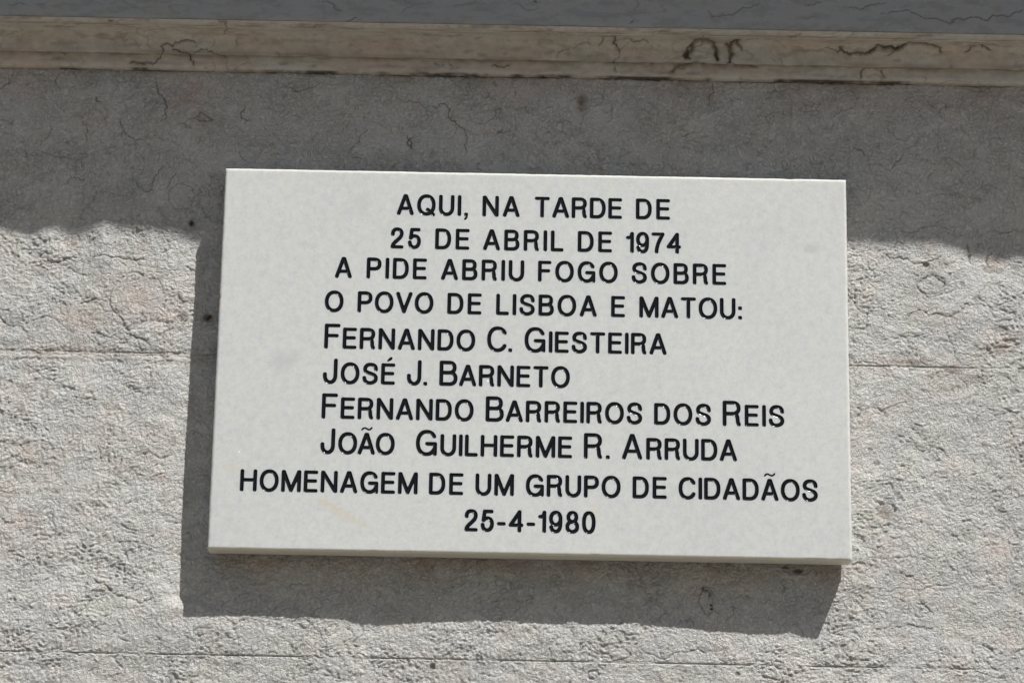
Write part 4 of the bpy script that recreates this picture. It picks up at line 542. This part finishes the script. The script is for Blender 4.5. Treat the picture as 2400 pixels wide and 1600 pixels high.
# ------------------------------------------------------------------ lettering: grooves cut in the marble, painted black
RB = .00182
def ell(cx, cy, rx, ry, a0, a1, n=26, e=2.2):
    o = []
    for i in range(n+1):
        a = R(a0+(a1-a0)*i/n); c, s = math.cos(a), math.sin(a)
        o.append((cx+rx*math.copysign(abs(c)**(2/e), c), cy+ry*math.copysign(abs(s)**(2/e), s)))
    return o
def bowl(us, ue, v0, v1):
    return [(0, v1)]+ell(us, (v0+v1)/2, ue-us, (v1-v0)/2, 90, -90, 18, 2.3)+[(0, v0)]
def spline(p, n=5):
    o = []
    for i in range(len(p)-1):
        a = p[max(i-1, 0)]; b = p[i]; c = p[i+1]; d = p[min(i+2, len(p)-1)]
        for k in range(n):
            t = k/n
            o.append(tuple(.5*(2*b[j]+(c[j]-a[j])*t+(2*a[j]-5*b[j]+4*c[j]-d[j])*t*t+(3*b[j]-a[j]-3*c[j]+d[j])*t**3) for j in (0, 1)))
    return o+[p[-1]]
S_ = spline([(.98, .74), (.93, .88), (.76, .98), (.50, 1.012), (.25, .975), (.09, .87), (.05, .75), (.12, .63), (.33, .56), (.60, .50), (.85, .42), (.985, .29), (.95, .14), (.76, .03), (.50, -.012), (.24, .02), (.06, .13), (0, .27)])
STEM = [(0, 0), (0, 1)]
GL = {
 'A': (.79, [[(0, 0), (.46, 1), (.54, 1), (1, 0)], [(.15, .29), (.85, .29)]]),
 'B': (.72, [STEM, bowl(.52, .92, .53, 1), bowl(.55, 1, 0, .53)]),
 'C': (.80, [ell(.52, .5, .52, .515, 34, 326, 34)]),
 'D': (.75, [STEM, bowl(.42, 1, 0, 1)]),
 'E': (.655, [STEM, [(0, 1), (1, 1)], [(0, .53), (.92, .53)], [(0, 0), (1, 0)]]),
 'F': (.63, [STEM, [(0, 1), (1, 1)], [(0, .53), (.88, .53)]]),
 'G': (.83, [ell(.51, .5, .51, .515, 34, 330, 34), [(.54, .46), (1, .46), (1, 0)]]),
 'H': (.77, [STEM, [(1, 0), (1, 1)], [(0, .53), (1, .53)]]),
 'I': (.154, [STEM]),
 'J': (.57, [[(1, 1)]+ell(.5, .30, .5, .315, 0, -180, 18, 2.1)+[(0, .36)]]),
 'L': (.60, [[(0, 1), (0, 0), (1, 0)]]),
 'M': (.90, [[(0, 0), (0, 1)], [(.03, 1), (.5, 0), (.97, 1)], [(1, 0), (1, 1)]]),
 'N': (.77, [[(0, 0), (0, 1)], [(.04, 1), (.96, 0)], [(1, 0), (1, 1)]]),
 'O': (.87, [ell(.5, .5, .5, .515, 0, 360, 44, 2.12)]),
 'P': (.69, [STEM, bowl(.50, 1, .46, 1)]),
 'Q': (.87, [ell(.5, .5, .5, .515, 0, 360, 44, 2.12), [(.60, .24), (.97, -.04)]]),
 'R': (.735, [STEM, bowl(.52, .96, .49, 1), spline([(.66, .49), (.82, .43), (.88, .28), (.90, .12), (.97, 0)])]),
 'S': (.72, [S_]),
 'T': (.715, [[(0, 1), (1, 1)], [(.5, 0), (.5, 1)]]),
 'U': (.73, [[(0, 1)]+ell(.5, .36, .5, .375, 180, 360, 22, 2.1)+[(1, 1)]]),
 'V': (.76, [[(0, 1), (.5, 0), (1, 1)]]),
 '1': (.37, [[(1, 0), (1, 1)], spline([(.96, .98), (.78, .84), (.45, .78), (0, .77)])]),
 '2': (.62, [spline([(.03, .72), (.07, .87), (.24, .98), (.50, 1.01), (.78, .97), (.95, .84), (.95, .70), (.82, .55), (.55, .40), (.25, .25), (.07, .11), (.02, 0)]), [(.02, 0), (1, 0)]]),
 '4': (.68, [[(.80, 0), (.80, 1), (0, .29)], [(0, .29), (1, .29)]]),
 '5': (.61, [[(.92, 1), (.20, 1), (.08, .52)], spline([(.08, .52), (.25, .61), (.50, .64), (.80, .58), (.97, .43), (.97, .24), (.80, .06), (.50, -.01), (.22, .03), (.06, .14), (0, .28)])]),
 '7': (.62, [[(0, 1), (1, 1)], spline([(1, 1), (.75, .74), (.52, .45), (.40, .20), (.36, 0)])]),
 '8': (.63, [ell(.5, .77, .40, .245, 0, 360, 28, 2.1), ell(.5, .255, .5, .27, 0, 360, 30, 2.1)]),
 '9': (.62, [ell(.49, .68, .49, .335, 0, 360, 30, 2.1), spline([(.98, .68), (.98, .42), (.92, .18), (.72, .02), (.44, -.01), (.16, .06), (.03, .22)])]),
 '0': (.62, [ell(.5, .5, .5, .515, 0, 360, 40, 2.3)]),
 '-': (.41, [[(0, .35), (1, .35)]]),
 '.': (.185, []), ',': (.21, []), ':': (.185, []),
}
WS = .972
def glyph(ch, cap):
    base = {'É': 'E', 'Ã': 'A'}.get(ch, ch)
    w, st = GL[base]; Wd = w*cap*WS; r = RB*(1.03 if cap > .023 else 1.0)
    X = lambda u: r+u*(Wd-2*r); Y = lambda v: r+v*(cap-2*r)
    S = [([(X(u), Y(v)) for u, v in s], r if not (len(s) == 2 and s[0][1] == s[1][1]) else r*.93, 0) for s in st]
    if ch in '.:,':
        rd = cap*.088; S.append(([(Wd*.5, rd)], rd, 1))
        if ch == ':': S.append(([(Wd*.5, cap*.53)], rd, 1))
        if ch == ',': S.append(([(Wd*.62, rd), (Wd*.60, -rd*.5), (Wd*.30, -rd*1.5)], rd*.55, 0))
    if ch == 'É':
        S += [([(Wd*.47, cap*1.11), (Wd*.66, cap*1.21)], r*.50, 0), ([(Wd*.58, cap*1.17), (Wd*.68, cap*1.225)], r*.72, 0)]
    if ch == 'Ã':
        c0 = Wd*.5; k = cap*.215
        S.append(([(c0+k*a, cap*(1.175+b)) for a, b in spline([(-1, -.045), (-.72, .02), (-.40, .035), (0, 0), (.38, -.040), (.70, -.02), (1, .045)])], r*.44, 0))
    return Wd, S

CELL = .00042
def glyph_mesh(ch, cap, name):
    Wd, S = glyph(ch, cap)
    allp = [p for s in S for p in s[0]]
    x0 = min(p[0] for p in allp)-3*RB; x1 = max(p[0] for p in allp)+3*RB
    y0 = min(p[1] for p in allp)-3*RB; y1 = max(p[1] for p in allp)+3*RB
    nx = int((x1-x0)/CELL)+2; ny = int((y1-y0)/CELL)+2
    gx = x0+np.arange(nx)*CELL; gy = y0+np.arange(ny)*CELL
    X, Y = np.meshgrid(gx, gy)
    f = np.full(X.shape, -9.0)
    for pts, r, sq in S:
        if len(pts) == 1:
            dx, dy = np.abs(X-pts[0][0]), np.abs(Y-pts[0][1])
            d = (dx**4+dy**4)**.25
            f = np.maximum(f, (r-d)/r)
        for (ax, ay), (bx, by) in zip(pts[:-1], pts[1:]):
            vx, vy = bx-ax, by-ay; L2 = vx*vx+vy*vy+1e-15
            t = np.clip(((X-ax)*vx+(Y-ay)*vy)/L2, 0, 1)
            px, py = np.abs(X-ax-t*vx), np.abs(Y-ay-t*vy)
            d = (px**2.3+py**2.3)**(1/2.3)
            f = np.maximum(f, (r-d)/r)
    f = np.where(np.abs(f) < .02, .02, f)
    dep = .00105*np.sqrt(np.clip(f, 0, 1)*(2-np.clip(f, 0, 1)))
    verts = []; key = {}; faces = []; rim = set()
    def vin(j, i):
        k = (j, i)
        if k not in key: key[k] = len(verts); verts.append((gx[i], dep[j, i], gy[j]))
        return key[k]
    def ved(a, b):
        k = (min(a, b), max(a, b))
        if k not in key:
            (ja, ia), (jb, ib) = k; t = f[ja, ia]/(f[ja, ia]-f[jb, ib])
            key[k] = len(verts); verts.append((gx[ia]+(gx[ib]-gx[ia])*t, 0.0, gy[ja]+(gy[jb]-gy[ja])*t)); rim.add(key[k])
        return key[k]
    pos = f > 0
    for j in range(ny-1):
        for i in range(nx-1):
            q = ((j, i), (j, i+1), (j+1, i+1), (j+1, i))
            c = [pos[a] for a in q]
            if not any(c): continue
            if all(c): faces.append([vin(*a) for a in q]); continue
            for tri in ((q[0], q[1], q[2]), (q[0], q[2], q[3])):
                poly = []
                for k in range(3):
                    a, b = tri[k], tri[(k+1) % 3]
                    if pos[a]: poly.append(vin(*a))
                    if pos[a] != pos[b]: poly.append(ved(a, b))
                if len(poly) >= 3: faces.append(poly)
    nxt = {}
    for fc in faces:                      # rim edges run between two rim vertices of one face only
        n = len(fc)
        for k in range(n):
            a, b = fc[k], fc[(k+1) % n]
            if a in rim and b in rim: nxt[a] = b
    loops = []
    left = dict(nxt)
    while left:
        s0, c = left.popitem(); lp = [s0]
        while c != s0 and c in left:
            lp.append(c); c = left.pop(c)
        if c == s0 and len(lp) > 3: loops.append([(verts[k][0], verts[k][2]) for k in lp])
    me = bpy.data.meshes.new(name)
    me.from_pydata([(v[0], v[1], v[2]) for v in verts], [], faces)
    me.polygons.foreach_set('use_smooth', np.ones(len(me.polygons), dtype=bool)); me.update()
    me.materials.append(M_PAINT)
    return Wd, me, loops

plaque = root('memorial_plaque', (0, -DP+TH, -HH), 'white marble memorial plaque engraved with black lettering, fixed proud of the wall', 'plaque')
def front(x, z):            # plaque-local coordinates of a point on the front face
    return (x, -TH, z+HH)
CAP_S, CAP_B = .02115, .0247
cache = {}; holes = []
KIND = {'.': 'full_stop', ',': 'comma', ':': 'colon', '-': 'hyphen'}
for line, text, big, x0, x1, z in WORDS:
    cap = CAP_B if big else CAP_S
    ws = []
    for ch in text:
        k = (ch, cap)
        if k not in cache:
            nm = KIND.get(ch, 'digit' if ch.isdigit() else 'letter')
            cache[k] = (nm,)+glyph_mesh(ch, cap, nm)
        ws.append(cache[k])
    tot = sum(a[1] for a in ws); gap = (x1-x0-tot)/(len(ws)-1) if len(ws) > 1 else 0
    x = x0 if len(ws) > 1 else (x0+x1-tot)/2
    for ch, (nm, wd, me, loops) in zip(text, ws):
        o = link(nm, me, None, plaque); o.location = front(x, z)
        if nm in ('letter', 'digit'): o['label'] = '%s %s engraved in black in the %s line' % (('large capital' if big else 'capital') if nm == 'letter' else 'numeral', ch, line)
        for lp in loops: holes.append([(a+x, b+z) for a, b in lp])
        x += wd+gap

def slab():
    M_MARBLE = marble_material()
    bv = .0027
    NS = 5
    # outer loop of the flat face, subdivided so the edge can be slightly uneven
    def loopat(inset, y):
        o = []; n = 220
        hx, hz = HW-inset, HH-inset
        c = [(-hx, -hz), (hx, -hz), (hx, hz), (-hx, hz)]
        for k in range(4):
            a, b = c[k], c[(k+1) % 4]
            for i in range(n):
                t = i/n; o.append((a[0]+(b[0]-a[0])*t, y, a[1]+(b[1]-a[1])*t))
        return o
    rings = []
    for k in range(NS+1):
        a = math.pi/2*k/NS
        rings.append(loopat(bv*(1-math.sin(a)), -TH+bv*(1-math.cos(a))))
    rings.append(loopat(0, -.006)); rings.append(loopat(.0008, 0))
    n = len(rings[0])
    verts = []; faces = []
    rn = random.Random(3)
    nicks = [(rn.uniform(0, 4*220), rn.uniform(.8, 2.2), rn.uniform(.0002, .0006)) for _ in range(9)]
    for r_i, rg in enumerate(rings):
        for i, (x, y, z) in enumerate(rg):
            if 0 < r_i < len(rings)-1:
                j = math.sin(i*.47)+math.sin(i*.173+1)+math.sin(i*1.29)
                nk = sum(d_*math.exp(-((i-c_)/w_)**2) for c_, w_, d_ in nicks)*(1 if r_i < len(rings)-2 else .3)
                if abs(x) > HW-.0023: x -= math.copysign(nk, x)
                if abs(z) > HH-.0023: z -= math.copysign(nk, z)
                x += .00010*j*(1 if abs(x) > HW-.002 else 0)*math.copysign(1, -x)*.6
                z += .00010*j*(1 if abs(z) > HH-.002 else 0)*math.copysign(1, -z)*.6
            verts.append((x, y, z+HH))
    for r_i in range(len(rings)-1):
        for i in range(n):
            a = r_i*n+i; b = r_i*n+(i+1) % n
            faces.append((a, a+n, b+n, b))
    faces.append(list(range((len(rings)-1)*n, len(rings)*n)))
    pts = [Vector((v[0], v[2]-HH)) for v in verts[:n]]; fs = [list(range(n))]
    for h in holes:
        b = len(pts); pts += [Vector(p) for p in h]; fs.append(list(range(b, len(pts))))
    V, E_, F, ov, oe, of = delaunay_2d_cdt(pts, [], fs, 0, 1e-8, True)
    idx = {}
    for i, v in enumerate(V):
        src = [s for s in ov[i] if s < n]
        if src: idx[i] = src[0]
        else: idx[i] = len(verts); verts.append((v.x, -TH, v.y+HH))
    flat0 = len(faces)
    for fc, src in zip(F, of):
        if len(src) % 2 == 1: faces.append(tuple(idx[k] for k in fc))
    me = bpy.data.meshes.new('slab'); me.from_pydata(verts, [], faces); me.update()
    sm = np.ones(len(faces), dtype=bool); sm[flat0:] = False; sm[flat0-1] = False
    me.polygons.foreach_set('use_smooth', sm)
    import bmesh
    bm = bmesh.new(); bm.from_mesh(me); bmesh.ops.recalc_face_normals(bm, faces=bm.faces); bm.to_mesh(me); bm.free()
    # the flat face must look to the street
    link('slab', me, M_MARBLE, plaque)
slab()
# four stone-setting dabs that hold the slab off the wall, behind it
def dab(x, z):
    me = bpy.data.meshes.new('fixing_pad'); n = 18; v = []; f = []
    for k, (r_, y) in enumerate(((.022, 0.0), (.026, .004), (.024, .009))):
        for i in range(n):
            a = 2*math.pi*i/n; rr = r_*(1+.08*math.sin(3*a+x*9)); v.append((x+rr*math.cos(a), y, z+HH+rr*math.sin(a)))
    for k in range(2):
        for i in range(n):
            a = k*n+i; b = k*n+(i+1) % n; f.append((a, b, b+n, a+n))
    f += [list(range(n)), list(range(2*n, 3*n))]
    me.from_pydata(v, [], f); link('fixing_pad', me, M_MORTAR, plaque)
for x in (-.22, .22):
    for z in (-.12, .12): dab(x, z)

# ------------------------------------------------------------------ small rusty stubs left in the wall beside the plaque
def nail(x, z, r, ln, label, tilt):
    o = root('rusty_nail_stub', (x, .0015, z), label, 'nail', 'rusty nail stubs in the wall left of the plaque')
    n = 10; v = []; f = []; rn = random.Random(int(x*-1e4))
    rings = [(0, r*.9), (.35, r), (.7, r*.92), (.9, r*1.25), (1.0, r*.95), (1.04, r*.3)]
    for t, rr in rings:
        for i in range(n):
            a = 2*math.pi*i/n; q = rr*rn.uniform(.82, 1.15)
            v.append((q*math.cos(a)+tilt[0]*t*ln, -t*ln, q*.8*math.sin(a)+tilt[1]*t*ln))
    for k in range(len(rings)-1):
        for i in range(n):
            a = k*n+i; b = k*n+(i+1) % n; f.append((a, b, b+n, a+n))
    f.append(list(range((len(rings)-1)*n, len(rings)*n)))
    me = bpy.data.meshes.new('shank'); me.from_pydata(v, [], f); link('shank', me, M_RUST, o)
nail(-.3146, .0445, .0017, .0045, 'brown rusted nail stub in the shaded strip left of the plaque, above the middle joint', (.5, .3))
nail(-.3352, .1392, .0014, .0035, 'small rusted nail stub at the upper shadow corner left of the plaque', (.2, .5))

# ------------------------------------------------------------------ pavement in front of the wall
def pavement():
    m, t, b = mat('pale_paving')
    co = N(t, 'TexCoord').outputs['Object']
    br = N(t, 'TexBrick', Scale=5.0); t.links.new(co, br.inputs['Vector'])
    br.inputs['Color1'].default_value = (.20, .185, .155, 1); br.inputs['Color2'].default_value = (.17, .155, .13, 1); br.inputs['Mortar'].default_value = (.10, .09, .08, 1)
    c = mix(t, ramp(t, noise(t, co, 3), .3, .7), br.outputs[0], (.18, .165, .14))
    t.links.new(c, b.inputs['Base Color']); b.inputs['Roughness'].default_value = .85
    me = bpy.data.meshes.new('pavement')
    me.from_pydata([(-40, -40, -2.12), (40, -40, -2.12), (40, .3, -2.12), (-40, .3, -2.12)], [], [(0, 1, 2, 3)])
    o = link('pavement', me, m); o['kind'] = 'structure'
pavement()
